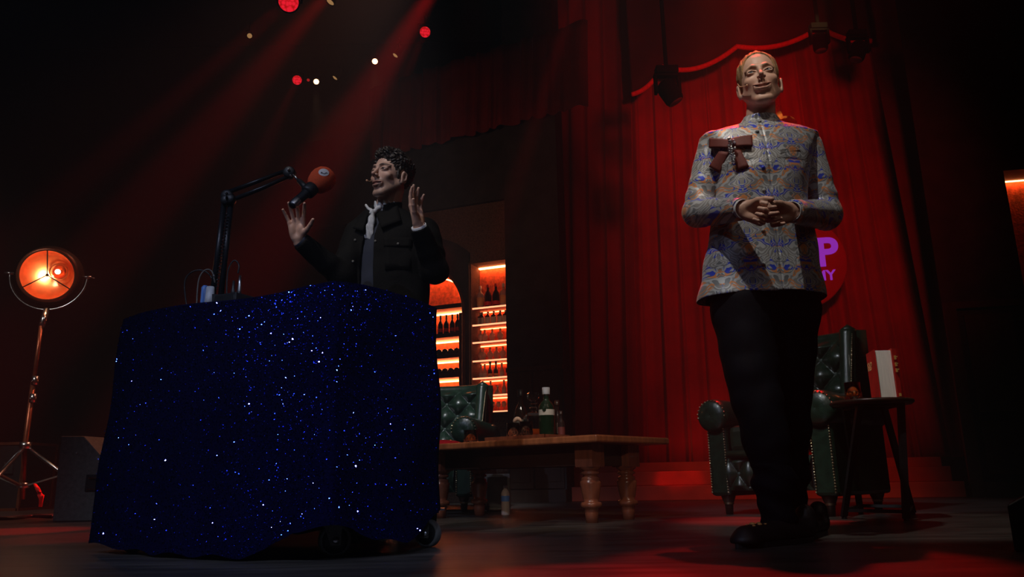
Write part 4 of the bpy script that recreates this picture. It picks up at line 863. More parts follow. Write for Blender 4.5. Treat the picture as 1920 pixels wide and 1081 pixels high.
for a in (93, 213, 328): mb.tube([Ml @ Vector((0, 0, -.01)), Ml @ Vector((lr * math.cos(R(a)), lr * math.sin(R(a)), -.008))], .005, 6)
mb.sphere(Ml @ Vector((0, 0, -.01)), .014, 0, 10); mb.build('guard_spokes', M['black'], lm)
bo = Ml.inverted() @ W(103, 508, YL); bo = Vector((bo.x * 1.0, bo.y, -.10))
MB().lathe([(.065, 0), (.075, 0), (.075, .012), (.065, .012)], 32, 0, Ml @ Matrix.Translation((bo.x, bo.y, -.13))).build('bulb_ring', M['copper'], lm)
MB().lathe([(.001, -.03), (.05, -.03), (.055, -.02), (.02, -.015), (.016, .01), (.001, .01)], 24, 0, Ml @ Matrix.Translation((bo.x, bo.y, -.11))).build('bulb_socket', M['copper'], lm)
MB().sphere((0, 0, 0), (.022, .022, .03), 0, 14, Ml @ Matrix.Translation((bo.x, bo.y, -.075))).build('bulb', M['bulb'], lm)
pts = []
side = fa.cross(Vector((0, 0, 1))).normalized(); side = side if side.x > 0 else -side
for a in np.linspace(PI, 2 * PI, 30): pts.append(lampc - fa * .07 + side * ((lr + .085) * math.cos(a)) + Vector((0, 0, 1)) * (.30 * math.sin(a)))
MB().tube(pts, .008, 8).build('yoke', M['steel'], lm); MB().tube([q - fa * .03 + Vector((0, 0, .0)) for q in pts[3:-3]], .006, 8).build('yoke', M['steel'], lm)
mb = MB()
for s_ in (pts[0], pts[-1]): mb.tube([s_ - side * .04, s_ + side * .03], .012, 10)
mb.tube([pts[-1] + side * .02, pts[-1] + side * .055 + Vector((0, 0, -.005))], .005, 6); mb.build('tilt_knob', M['steel'], lm)
pb = pts[15]; g0 = G(45, 951); g0 = Vector((W(44, 920, YL).x, YL, 0)); ptop = pb + Vector((0, 0, .0))
c1_, c2_ = W(79, 600, YL), W(63, 720, YL)
mb = MB().tube([ptop, W(78, 612, YL)], .026, 14); mb.tube([W(84, 590, YL), W(83, 606, YL)], .012, 8); mb.build('spigot', M['steel'], lm)
MB().tube([W(78, 605, YL), W(62, 725, YL)], .016, 12).build('upper_pole', M['redpole'], lm)
MB().tube([W(63, 715, YL), W(46, 840, YL), g0 + Vector((0, 0, .12))], .021, 12).build('lower_pole', M['redpole'], lm)
mb = MB()
for (px, py) in ((66, 712), (62, 745)): mb.tube([W(px + 1, py - 7, YL), W(px - 1, py + 9, YL)], .028, 12); mb.tube([W(px - 2, py, YL - .02), W(px - 8, py + 3, YL - .03)], .006, 6)
mb.build('pole_clamp', M['steel'], lm)
ct_, cb_ = W(48, 836, YL), W(43, 912, YL)
mb = MB(); mb.tube([ct_ + Vector((0, 0, -.02)), ct_ + Vector((0, 0, .03))], .045, 16); mb.build('top_collar', M['steel'], lm)
mb = MB(); mb.tube([cb_ + Vector((0, 0, -.01)), cb_ + Vector((0, 0, .03))], .045, 16); mb.build('lower_collar', M['steel'], lm)
for fx, fy in ((.55, .12), (-.52, .15), (.02, -.6)):
    foot_ = Vector((g0.x + fx, g0.y + fy, .10)); a = ct_ + (foot_ - ct_) * .06; lgp = MB().tube([a, foot_], .015, 10).build('leg', M['steel'], lm)
    md = ct_ + (foot_ - ct_) * .52; MB().box((0, 0, 0), (.032, .012, (md - cb_).length), 0, Matrix.Translation((md + cb_) / 2) @ (md - cb_).to_track_quat('Z', 'Y').to_matrix().to_4x4()).build('brace', M['speakerbox'], lm)
    MB().lathe([(.001, -.015), (.045, -.015), (.05, 0), (.045, .015), (.001, .015)], 20, 0, Matrix.Translation((foot_.x, foot_.y, .05)) @ Matrix.Rotation(PI / 2, 4, 'X')).build('castor_wheel', M['tyre'], lgp)
    MB().tube([foot_ + Vector((0, 0, .0)), foot_ + Vector((0, 0, -.05))], .018, 8).build('castor_fork', M['steel'], lgp)
# wedge box and other backstage clutter ----------------------------------------------
def poly_px(pts, Y): return [W(a, b, Y) for a, b in pts]
YM = 5.05; pf = poly_px([(114, 817), (157, 817), (213, 881), (205, 978), (98, 975)], YM); zmin = min(p_.z for p_ in pf)
pf = [Vector((p_.x, YM, max(0.0, p_.z - zmin) if i > 2 else p_.z)) for i, p_ in enumerate(pf)]
pf[3].z = pf[4].z = 0.002
wg = thing('wedge_monitor', 'grey sloped stage monitor cabinet with recessed handle, left of the desk', 'speaker', ((pf[3].x + pf[4].x) / 2, YM + .25, 0))
mb = MB(); n_ = 5; vs = pf + [p_ + Vector((.10, .55, 0)) for p_ in pf]; mb.add(vs, [tuple(range(5))[::-1], tuple(range(5, 10))] + [(i, (i + 1) % 5, 5 + (i + 1) % 5, 5 + i) for i in range(5)]); mb.build('cabinet', M['speakerbox'], wg, bevel=.006)
hp = poly_px([(163, 889), (212, 889), (208, 920), (163, 920)], YM - .004); hc = (hp[0] + hp[2]) / 2; hw, hh = abs(hp[1].x - hp[0].x), abs(hp[0].z - hp[2].z)
hd = MB().box((hc.x, YM - .003, hc.z), (hw, .014, hh)).build('handle_plate', M['black'], wg, bevel=.003)
mb = MB().tube([(hc.x - hw * .36, YM - .02, hc.z + hh * .30), (hc.x + hw * .36, YM - .02, hc.z + hh * .30)], .006, 8); mb.tube([(hc.x - hw * .40, YM - .014, hc.z - hh * .38), (hc.x + hw * .40, YM - .014, hc.z - hh * .38)], .004, 8); mb.build('grip_bar', M['steel'], wg)
MB().sphere(W(144, 849, YM), .008, 0, 8).build('screw', M['steel'], wg)
def case(name, label, px0, px1, pyt, Y, dp_, edge_='redpole', body='black'):
    a, b = W(px0, 900, Y), W(px1, 900, Y); zt2 = W((px0 + px1) / 2, pyt, Y).z; t_ = thing(name, label, 'flight case', ((a.x + b.x) / 2, Y + dp_ / 2, 0))
    c_ = ((a.x + b.x) / 2, Y + dp_ / 2, zt2 / 2); sx, sy, sz = b.x - a.x, dp_, zt2
    MB().box(c_, (sx, sy, sz)).build('body', M[body], t_); mb = MB(); e = .025
    for zz in (e / 2, sz - e / 2):
        for yy in (-sy / 2, sy / 2): mb.box((c_[0], c_[1] + yy, zz), (sx + .006, e, e))
        for xx in (-sx / 2, sx / 2): mb.box((c_[0] + xx, c_[1], zz), (e, sy + .006, e))
    for yy in (-sy / 2, sy / 2):
        for xx in (-sx / 2, sx / 2): mb.box((c_[0] + xx, c_[1] + yy, sz / 2), (e, e, sz))
    mb.build('edge_trim', M[edge_], t_)
    mb = MB()
    for xx in (-.25, .25): mb.box((c_[0] + sx * xx, Y - .012, sz * .62), (.08, .02, .10))
    mb.build('latch', M['steel'], t_); return t_
case('flight_case', 'flight case with warm light coloured into its edges, behind the lamp stand at the left frame edge', -60, 40, 829, 7.4, .5)  # warm light on the edges is put into the trim colour
case('flight_case', 'dark flight case behind the grey stage monitor', 150, 330, 822, 7.6, .6, 'lamp_body')
o = cable('floor_cable', 'thin black cable lying on the floor left of the monitor', [G(-60, 972, .012), G(20, 971, .012), G(60, 967, .012), G(98, 968, .012)], .012)
rs = thing('red_strap', 'crumpled red strap beside the lamp stand foot', 'strap', Vector((W(74, 948, 6.0).x, 6.0, 0)))
mb = MB(); mb.grid([[W(px, py, 6.0 + .03 * math.sin(py)) for px in (px0, px0 + wd_)] for px0, wd_, py in ((62, 6, 906), (66, 8, 916), (70, 8, 924), (70, 12, 928), (73, 7, 936), (72, 6, 950))]); mb.build('strap', M['red_rubber'], rs, solid=.01)
# dark case cut by the right edge of the frame
g_ = G(1902, 1034); t_ = thing('black_monitor', 'black speaker corner cut by the right edge of the photo', 'speaker', (g_.x + .25, g_.y + .2, 0)); q0 = W(1898, 945, g_.y); q1 = W(1915, 928, g_.y)
vs = [Vector((g_.x, g_.y, 0.001)), Vector((g_.x + .5, g_.y, 0.001)), Vector((g_.x + .5, g_.y, q1.z + .08)), Vector((g_.x + .05, g_.y, q1.z)), Vector((g_.x, g_.y, q0.z))]
mb = MB(); vs = vs + [v + Vector((.32, .4, 0)) for v in vs]; mb.add(vs, [tuple(range(5))[::-1], tuple(range(5, 10))] + [(i, (i + 1) % 5, 5 + (i + 1) % 5, 5 + i) for i in range(5)]); mb.build('cabinet', M['black'], t_, bevel=.006)
MB().box((g_.x + .27, g_.y - .004, .12), (.36, .008, .12)).build('grille', M['speakerbox'], t_)
# ---------------------------------------------------------------- rig: lamps and light
def spot(loc, tgt, col, E, ang, blend=.3, rad=.05):
    l = bpy.data.lights.new('spot', 'SPOT'); l.energy = E; l.color = col; l.spot_size = R(ang); l.spot_blend = blend; l.shadow_soft_size = rad
    o_ = bpy.data.objects.new('spot_light', l); COL.objects.link(o_); o_.location = loc; o_.rotation_euler = (Vector(tgt) - Vector(loc)).to_track_quat('-Z', 'Y').to_euler(); return o_
def fixture(name, label, px, py, Y, rad, tgt, lens, group, depth=.22, yoke=True, face=None):
    P0 = W(px, py, Y); d = ((Vector(tgt) if face is None else Vector(face)) - P0).normalized(); Mx = Matrix.Translation(P0) @ d.to_track_quat('Z', 'Y').to_matrix().to_4x4()
    t_ = thing(name, label, 'stage light', P0, group)
    MB().lathe([(rad * .98, 0), (rad * 1.12, .004), (rad * 1.14, -.02), (rad * 1.1, -depth * .5), (rad * .8, -depth), (.001, -depth)], 28, 0, Mx).build('housing', M['black'], t_)
    MB().lathe([(rad, -.004), (rad * .7, .004), (.001, .008)], 28, 0, Mx).build('lens', M[lens], t_)
    if yoke:
        side_ = d.cross(Vector((0, 0, 1))).normalized(); mb = MB(); c_ = P0 - d * depth * .5
        mb.tube([c_ + side_ * rad * 1.25, c_ + side_ * rad * 1.3 + Vector((0, 0, rad * 1.7)), c_ - side_ * rad * 1.3 + Vector((0, 0, rad * 1.7)), c_ - side_ * rad * 1.25], rad * .12, 6)
        mb.tube([c_ + Vector((0, 0, rad * 1.7)), c_ + Vector((0, 0, rad * 1.7 + .12))], rad * .2, 8); mb.build('yoke', M['blackmetal'], t_)
    return P0, d
RED = (1, .012, .012); BE = 1.0
def beam(px, py, Y, tgt, E, ang, back=0): return spot(W(px, py, Y), tgt, RED, E * BE, ang, .5, .04)
tA = W(-60, 520, 4.6); tB = W(40, 560, 5.2); tC = W(470, 520, 5.6); tD = W(940, 480, 6.2)
gl = 'red wash lights in the rig'
P0, d = fixture('wash_light', 'large red wash light with lens cells at the top edge of the photo', 541, 3, 5.6, .082, tA, 'red_led', gl, face=W(380, 120, 0.5)); spot(P0 + d * .03, tA, RED, 1300, 7, .7, .05)
P0, d = fixture('wash_light', 'red wash light high above the bar wall, right of the warm lamps', 797, 60, 9.3, .072, W(640, 420, 6.0), 'red_led', gl, face=W(700, 250, 1)); spot(P0 + d * .03, W(640, 420, 6.0), RED, 700, 4.5, .5, .04)
P0, d = fixture('wash_light', 'smaller red wash light left of the lower warm lamp', 557, 150, 10, .066, W(470, 330, 7.0), 'red_led', gl, face=W(450, 350, 1)); spot(P0 + d * .03, W(470, 330, 7.0), RED, 700, 4, .5, .04)
gw = 'small warm spotlights in the rig'
for (px, py, Y, rr, ln, lab, E_) in ((703, 115, 8.5, .035, 'warm_lens', 'brightest small warm spotlight above the desk person', 60), (593, 153, 9.0, .035, 'warm_lens', 'small bright warm spotlight beside the lower red wash light', 60),
                               (468, 67, 8.0, .028, 'dim_lens', 'dim warm spotlight far left, alone in the dark', 10), (741, 104, 8.8, .036, 'dim_lens', 'dim tilted lamp just right of the brightest warm spotlight', 0),
                               (628, 146, 9.3, .036, 'dim_lens', 'dim tilted lamp just right of the lower warm spotlight', 0), (619, 4, 6.6, .04, 'dim_lens', 'dim tilted lamp at the top edge right of the large red light', 0), (578, 150, 9.8, .02, 'dim_red', 'tiny dim red lamp between the lower red light and warm spotlight', 0)):
    fce = W(px + 0, py + 500, 4) if ln == 'warm_lens' else W(px + 260, py + 500, 6.5)
    if E_ == 0: fce = W(px - 60, py + 20, Y) + Vector((0, -.10, -.5))
    if px in (468, 578): fce = W(px, py + 300, 3)
    P0, d = fixture('spotlight', lab, px, py, Y, rr, fce, ln, gw, .16, True, fce)
    if E_: spot(P0 + Vector((0, 0, -.04)), W(px + 8, py + 420, Y), (1, .5, .25), E_, 26, .9, .03)
# moving heads silhouetted in front of the curtain
def moving_head(px, py, Y, wpx, label, rot):
    P0 = W(px, py, Y); k = wpx / FPX * Y * 1.05; t_ = thing('moving_head_light', label, 'stage light', P0, 'unlit moving heads below the pelmet')
    Mx = Matrix.Translation(P0) @ Matrix.Rotation(rot, 4, 'Y')
    MB().lathe([(.001, -k * .70), (k * .36, -k * .68), (k * .42, -k * .55), (k * .44, 0), (k * .40, k * .3), (k * .2, k * .42), (.001, k * .42)], 24, 0, Mx).build('head', M['matte'], t_)
    MB().lathe([(.001, -k * .705), (k * .33, -k * .705), (k * .33, -k * .70), (.001, -k * .70)], 24, 0, Mx).build('lens', M['speakerbox'], t_)
    mb = MB()
    for s_ in (-1, 1): mb.box((s_ * k * .52, 0, k * .22), (k * .14, k * .3, k * .85), 0, Matrix.Translation(P0))
    mb.box((0, 0, k * .68), (k * 1.2, k * .34, k * .12), 0, Matrix.Translation(P0)); mb.build('yoke', M['matte'], t_, bevel=k * .03)
    MB().box((0, 0, k * .92), (k * 1.0, k * .5, k * .36), 0, Matrix.Translation(P0)).build('base', M['matte'], t_, bevel=k * .04)
    mb = MB().tube([P0 + Vector((0, 0, k * 1.1)), P0 + Vector((0, 0, 9.4 - P0.z))], .018, 8); mb.build('hanging_pipe', M['matte'], t_)
moving_head(1537, 76, 6.1, 33, 'dark moving head light below the pelmet\'s highest peak', 0)
moving_head(1610, 92, 6.0, 36, 'dark tilted moving head light at the pelmet\'s right end', .35)
moving_head(1252, 168, 6.1, 44, 'dark tilted moving head light at the pelmet\'s left end', -.5)
# beams and washes (rig spots, and unseen fill spots added to brighten single things)
spot(W(655, -60, 6.2), W(60, 640, 5.4), RED, 2600, 11, .7, .05)
spot(W(850, -80, 7.0), W(400, 640, 6.4), RED, 5200, 13, .9, .05)
spot(W(1095, -60, 6.4), W(900, 560, 6.6), RED, 2200, 5, .5, .05)
spot(W(1400, -120, 5.4), W(1412, 330, 4.6), RED, 1500, 11, .6, .1)
spot((1.6, 4.6, 5.6), (.96, 2.8, 1.62), (1, .016, .012), 1500, 9.5, .3, .06)       # back light on the standing person
spot((2.3, 1.6, 4.6), FC.P(FC.at(1440, 600, -.9)[0], -.9, 2.5), (1, .010, .007), 330, 42, 1, .3)
spot((1.6, 4.2, 3.2), FC.P(FC.at(1330, 100, -.3)[0], -.3, FC.at(1330, 100, -.3)[1]), RED, 130, 60, 1, .1)   # red spot added to bring up the pelmet and its trim
spot((.2, 3.2, .9 + 4), FC.P(FC.at(1270, 890, -.1)[0], -.1, .3), (1, .012, .012), 650, 4.2, .25, .04)
spot((.35, 1.9, 3.7), G(1085, 1079), RED, 900, 9, .5, .05)
spot((-3.6, 3.0, 5.0), G(10, 996), RED, 2200, 9, .5, .05)
spot((-4.6, 2.4, 4.2), (-3.95, 6.3, .9), (1, .93, .85), 260, 28, .7, .1)  # added spot to bring out the lamp stand's tripod
spot((-.2, 4.9, 4.4), G(850, 815, zt_), RED, 40, 9, .5, .05)
spot((-.9, .4, 6.2), (.98, 2.75, 1.48), (1, .93, .84), 580, 15, .45, .06)       # follow spot, standing person
spot((-2.2, .2, 5.8), (-.60, 3.1, 1.5), (1, .90, .80), 440, 12, .6, .06)     # follow spot, desk person
spot((-3.5, -3.2, 5.5), (-1.3, 2.8, .4), (.60, .68, 1), 520, 32, .6, .03)     # cool front light over the desk
spot((3.0, -3.5, 5.0), (.6, 3.8, .6), (1, .84, .70), 24, 30, .9, .1)     # warm front fill added over the furniture
spot((-1.8, .8, 5.2), (1.7, 4.7, .6), (.85, .92, 1), 520, 17, .6, .2)
spot((-.9, 2.6, 5.0), (-.55, 5.9, .72), (.95, .95, 1), 900, 15, .6, .2)
spot((2.6, -2.0, 3.6), (-.4, 2.45, .4), (.6, .7, 1), 120, 18, .6, .03)  # added bluish spot so the desk's right face sparkles
spot((1.2, .6, 4.6), (.2, 4.0, .3), (1, .80, .62), 220, 20, .8, .05)
spot((-.2, -3.0, 1.9), (.25, 4.1, .18), (1, .78, .58), 190, 9, .8, .05)
spot((2.3, 3.0, 4.6), FC.P(uo, .0 + ds_, zo), (1, .55, .22), 1100, 4, .5, .03)  # unseen warm spot added to light the glitter ornament
spot((-1.2, 4.6, 2.6), FB.P(-.9, 0, 3.0), (1, .42, .25), 26, 70, 1, .1)  # added warm wash to lift the border curtain and bar wall
spot((-1.0, -3.0, 5.0), (-.75, 2.5, .45), (.55, .65, 1), 300, 13, .6, .02)  # added spot for more sequin sparkle
spot((.8, -2.6, 4.2), (-.55, 2.5, .45), (.55, .65, 1), 260, 13, .6, .02)  # another spot added to make the sequins sparkle
spot((2.2, -3.0, 6.0), (1.2, 3.0, 0), (1, .82, .70), 45, 50, .9, .1)  # weak wide wash added to make the floor more neutral
spot((1.0, 3.4, 3.0), (2.3, 7.1, .15), (1, .13, .05), 210, 34, .8, .1)  # warm-red spot added to brighten the steps
spot(W(820, -220, 7.2), W(330, 430, 6.0), (1, .34, .20), 520, 46, 1, .1)  # wide spot added to tint the haze a faint orange-brown
l = bpy.data.lights.new('lamp_glow', 'POINT'); l.energy = 4.5; l.color = (1, .50, .25); l.shadow_soft_size = .02; o_ = bpy.data.objects.new('lamp_glow', l); COL.objects.link(o_); o_.location = Ml @ Vector((bo.x * .3, bo.y * .3, -.035))
w = bpy.data.worlds.new('World'); SC.world = w; w.use_nodes = True; nt = w.node_tree; bg = nt.nodes['Background']; bg.inputs[0].default_value = (.5, .62, .8, 1); bg.inputs[1].default_value = 0.0
HAZE = .010
vs_ = nt.nodes.new('ShaderNodeVolumeScatter'); vs_.inputs['Density'].default_value = HAZE; vs_.inputs['Anisotropy'].default_value = .2; nt.links.new(vs_.outputs[0], nt.nodes['World Output'].inputs['Volume'])
# ---------------------------------------------------------------- people
HEADCACHE = {}
def head_sdf(P, st):
    """local head: face looks to -Y, z up, origin between the ears; st holds the looks"""
    sx = np.abs(P[..., 0]); Q = np.stack([sx, P[..., 1], P[..., 2]], -1)
    d = ell(P, (0, .014, .036 + st.get('top', 0) * .4), (.073, .092, .082 + st.get('top', 0) * .6))
    d = smin(d, ell(P, (0, -.030, -.028), (.057 * st.get('w', 1), .056, .076)), .03)
    d = smin(d, cap(Q, (.054, .0, -.045), (.018, -.064, -.098), .017, .014), .022)       # jaw line
    d = smin(d, ell(P, (0, -.068, -.102), (.021 * st.get('chinw', 1), .017, .015)), .018)                               # chin
    d = smin(d, chain(Q, [(0.004, -.082, .028), (.026, -.081, .033), (.050, -.066, .024)], [.007, .0080, .0045]), .014)     # brow
    d = smin(d, ell(Q, (.039, -.062, -.020), (.020, .014, .015)), .018)                  # cheek
    d = smax(d, -ell(Q, (.031, -.098, .012), (.018, .016, .0115)), .013)                 # eye socket
    d = smin(d, ell(Q, (.031, -.0735, .0100), (.0180, .0125, .0125)), .005)                # lid mass
    d = smax(d, -ell(Q, (.031, -.0865, .0095), (.0145, .0105, .0050 * st.get('eyeopen', 1))), .0012)  # eye slit
    d = smin(d, chain(Q, [(.015, -.083, .0105), (.030, -.0850, .0155), (.044, -.077, .0095)], [.0018, .0026, .0018]), .003)   # upper lid fold
    d = smin(d, chain(P, [(0, -.083, .020), (0, -.097, -.002), (0, -.1125, -.020)], [.0062, .0070, .0084]), .009)          # nose bridge to tip
    d = smin(d, ell(Q, (.0105, -.098, -.0245), (.0062, .0095, .0062)), .006)              # wing
    d = smax(d, -ell(Q, (.0058, -.1035, -.0300), (.0032, .0052, .0038)), .002)            # nostril
    d = smin(d, cap(P, (0, -.104, -.0275), (0, -.090, -.042), .0045, .006), .006)          # columella and philtrum
    sm = st.get('smile', .5); mz = -.060; ex_ = .026 + .008 * sm; ez = mz + .011 * sm
    d = smin(d, ell(P, (0, -.080, mz), (.030, .014, .020)), .012)                        # mouth mound
    d = smax(d, -chain(Q, [(.022, -.099, -.030), (.031, -.090, -.042), (.038 + .003 * sm, -.079, ez - .005)], [.0012, .0028, .0022]), .006)   # nasolabial fold
    op = st.get('open', .3)
    up_ = [(0, -.0955, mz + .0055), (.010, -.0945, mz + .0065), (ex_ - .002, -.081, ez + .001)]; lw = [(0, -.0935, mz - .0060 - .006 * op), (.011, -.0915, mz - .0050 - .005 * op), (ex_ - .003, -.080, ez - .003)]
    d = smin(d, chain(Q, up_, [.0038, .0040, .0016]), .004); d = smin(d, chain(Q, lw, [.0050, .0045, .0016]), .004)
    d = smax(d, -chain(Q, [(0, -.098, mz + .0005 - .003 * op), (.012, -.0945, mz + .001 - .003 * op), (ex_, -.081, ez - .001)], [.0018 + .005 * op, .0016 + .0045 * op, .0012]), .0018)
    d = smax(d, -ell(P, (0, -.094, -.084), (.016, .004, .003)), .010)                    # groove over the chin
    # ear
    Z0 = st.get('earz', 0.0); Q = Q - np.array((0, 0, Z0), dtype=np.float32); e = ell(Q, (.078, .010, .000), (.0075, .019, .031)); e = smax(e, -ell(Q, (.086, .007, .004), (.006, .011, .019)), .004); e = smin(e, chain(Q, [(.076, -.004, -.020), (.081, .006, .024), (.083, .022, .016), (.081, .020, -.010)], [.004, .0042, .0042, .004]), .004)
    e = smin(e, ell(Q, (.076, .000, -.026), (.006, .008, .009)), .004); d = smin(d, e, .006)
    return d
def head_tint(V, st):
    """skin, lips, brows, stubble colours, plus shade painted in eye hollows and mouth gap"""
    x, y, z = V.T; ax = np.abs(x); n = len(V); base = np.tile(np.array(st['skin']), (n, 1)); rs = np.random.RandomState(3)
    def blend(mask, col): 
        nonlocal base; m_ = np.clip(mask, 0, 1)[:, None]; base = base * (1 - m_) + np.array(col) * m_
    blend(.22 * np.exp(-((ax - .040) ** 2 + (z + .022) ** 2) / .0005) * (y < -.02), st['flush'])
    blend(.4 * np.exp(-((ax) ** 2 + (z + .024) ** 2) / .0002) * (y < -.09), st['flush'])
    if st.get('stubble'):
        b = (y < .0) * np.clip((-.030 - z + .25 * np.maximum(0, ax - .03) ) / .02, 0, 1) * (z > -.125); blend(st['stubble'] * b * (.8 + .2 * rs.rand(n)), (.05, .035, .028))
        b = np.exp(-((z + .046) / .006) ** 2) * (ax < .034) * (y < -.07); blend(st['stubble'] * b, (.05, .035, .028))
    sm = st.get('smile', .5); mz = -.060; zz = z - mz - .011 * sm * np.clip(ax / .03, 0, 1) ** 2; w_ = np.clip(1 - (ax / .034) ** 2, 0, 1)
    blend(.75 * (np.abs(zz) < .0035 + .0065 * w_) * (ax < .033) * (y < -.074), st['lip'])
    bz = .0305 - .10 * np.maximum(0, ax - .030) + .12 * np.minimum(0, ax - .026); blend(st.get('brow', .8) * np.exp(-((z - bz) / .0042) ** 4) * (ax > .011) * (ax < .054) * (y < -.03), st['browcol']); blend(.45 * np.exp(-((ax - .031) / .017) ** 4 - ((z - .020) / .006) ** 2) * (y < -.05), np.array(st['skin']) * .62)  # ends with skin darkened as shade in the hollow above the eye
    blend(.6 * np.exp(-((ax - .031) / .014) ** 4 - ((z - .0105) / .0028) ** 2) * (y < -.07), st.get('lash', (.05, .03, .02)))
    ms = (np.abs(zz + .003) < .0022 + .0045 * st.get('open', .3)) * (ax < .026) * (y > -.090) * (y < -.07); blend(.9 * ms, (.05, .012, .010))  # mouth gap painted dark, as if in shade
    return base
def to_mat(V, Mx): A = np.array(Mx); return V @ A[:3, :3].T + A[:3, 3]
def loc_pt(Mx, p_): q = Mx.inverted() @ Vector(p_); return (q.x, q.y, q.z)
def make_head(Mh, st, neck_end, neck_r=(.052, .058)):
    nb = loc_pt(Mh, neck_end); a0 = (0, .022, -.050)
    def fn(P):
        d = head_sdf(P, st); nk = cap(P, a0, nb, neck_r[0] / st['s'], neck_r[1] / st['s']); return smin(d, nk, .018)
    lo = np.minimum((-.098, -.125, -.135), np.array(nb) - .06); hi = np.maximum((.098, .118, .128), np.array(nb) + .06)
    V, Fq = surf(fn, lo, hi, .0019); T_ = head_tint(V, st); return to_mat(V, Mh), Fq, T_
def hand_sdf(P, curl, spread=.0, thumb=(.75, .55, -.35), tcurl=.35, fl=1.0):
    """local hand: wrist at origin, fingers +Y, thumb side +X, back of hand +Z (metres)"""
    d = cap(P, (0, -.018, 0), (0, .0, 0), .024, .024)
    kn = [(.031, .086, .002), (.0105, .090, .004), (-.0105, .086, .003), (-.030, .077, -.001)]
    pal = None
    for k_ in kn:
        e = cap(P, (k_[0] * .55, .008, -.002), k_, .0145, .0112); pal = e if pal is None else smin(pal, e, .010)
    pal = smin(pal, ell(P, (.020, .034, -.010), (.017, .030, .014)), .010); pal = smin(pal, ell(P, (-.022, .034, -.008), (.013, .032, .012)), .010)
    d = smin(d, pal, .015)
    ls = [(.040, .024, .019), (.044, .028, .020), (.041, .026, .019), (.032, .019, .017)]; rs = [(.0098, .0088, .0078, .0066), (.0100, .0090, .0080, .0068), (.0094, .0086, .0076, .0064), (.0084, .0076, .0068, .0058)]
    for i in range(4):
        c_ = curl[i]; a = (1.5 - i) * spread; p_ = np.array(kn[i], dtype=float); ang = 0; f_ = None
        for j in range(3):
            ang += c_[j]; v = np.array([math.sin(a) * math.cos(ang), math.cos(a) * math.cos(ang), -math.sin(ang)]) * ls[i][j] * fl; q = p_ + v
            e = cap(P, p_, q, rs[i][j], rs[i][j + 1]); e = np.minimum(e, np.sqrt(((P - p_) ** 2).sum(-1)) - rs[i][j] * 1.04); f_ = e if f_ is None else smin(f_, e, .002); p_ = q
        d = smin(d, f_, .0045)
    t0 = np.array([.018, .018, -.006]); tv = np.array(thumb) / np.linalg.norm(thumb); t1 = t0 + tv * .042; tv2 = tv * math.cos(tcurl) + np.array([-.25, .75, -.35]) * math.sin(tcurl); tv2 /= np.linalg.norm(tv2); t2 = t1 + tv2 * .032; tv3 = tv2 * math.cos(tcurl) + np.array([-.35, .7, -.3]) * math.sin(tcurl); t3 = t2 + tv3 / np.linalg.norm(tv3) * .025
    th = cap(P, t0, t1, .0150, .0118); th = smin(th, cap(P, t1, t2, .0116, .0100), .003); th = smin(th, cap(P, t2, t3, .0100, .0078), .003); return smin(d, th, .008)
def frame_m(o_, xd, yd, s_=1.0):
    y = Vector(yd).normalized(); x = Vector(xd); x = (x - y * x.dot(y)).normalized(); z = x.cross(y); m_ = Matrix((x, y, z)).transposed().to_4x4() @ Matrix.Scale(s_, 4); m_.translation = o_; return m_
def make_hand(Mx, skin, flip=False, **kw):
    V, Fq = surf(lambda P: hand_sdf(P, **kw), (-.07, -.075, -.11), (.11, .21, .06), .0019)
    if flip: V = V * np.array([1, 1, -1]); Fq = Fq[:, ::-1]
    T_ = np.tile(np.array(skin), (len(V), 1)); kn = [(.031, .088), (.0105, .092), (-.0105, .088), (-.03, .079)]
    for a, b in kn: m_ = .25 * np.exp(-((V[:, 0] - a) ** 2 + (V[:, 1] - b) ** 2) / .00012) * (V[:, 2] > 0); T_ = T_ * (1 - m_[:, None]) + np.array((.50, .20, .14)) * m_[:, None]
    return to_mat(V, Mx), Fq, T_
def body_obj(root, pieces, name='body'):
    V = np.vstack([p_[0] for p_ in pieces]); T_ = np.vstack([p_[2] for p_ in pieces]); Fs = []; o_ = 0
    for p_ in pieces: Fs.append(p_[1] + o_); o_ += len(p_[0])
    return mkobj(name, V, np.vstack(Fs), M['skin'], root, tint=T_, fix=False)
def core(fn, lo, hi, skin, h_=.008): V, Fq = surf(fn, lo, hi, h_); return V, Fq, np.tile(np.array(skin), (len(V), 1))
def rowprof(rows):   # (py, pxL, pxR, Yc, halfdepth) -> arrays z, cx, a, cy, b
    out = []
    for py, xl, xr, Yc, b in rows: p0, p1 = W(xl, py, Yc), W(xr, py, Yc); out.append(((p0.z + p1.z) / 2, (p0.x + p1.x) / 2, (p1.x - p0.x) / 2, Yc, b))
    out.sort(); return np.array(out)
def loft(P, pr, ex=2.5, z0=None, z1=None, kz=.01):
    z = P[..., 2]; cx, a, cy, b = [np.interp(z, pr[:, 0], pr[:, i]).astype(np.float32) for i in (1, 2, 3, 4)]
    q = (np.abs((P[..., 0] - cx) / a) ** ex + np.abs((P[..., 1] - cy) / b) ** ex) ** (1 / ex); d = (q - 1) * np.minimum(a, b) * .9
    d = smax(d, z - (pr[-1, 0] if z1 is None else z1), kz); return smax(d, (pr[0, 0] if z0 is None else z0) - z, .004)
def folds(P, f_, amp, ph=0.0): return amp * (np.sin(P[..., 0] * f_ + 3 * np.sin(P[..., 2] * f_ * .31 + ph)) * np.sin(P[..., 2] * f_ * .9 + 2.2 * np.sin(P[..., 0] * f_ * .45 + ph) + P[..., 1] * f_ * .5))
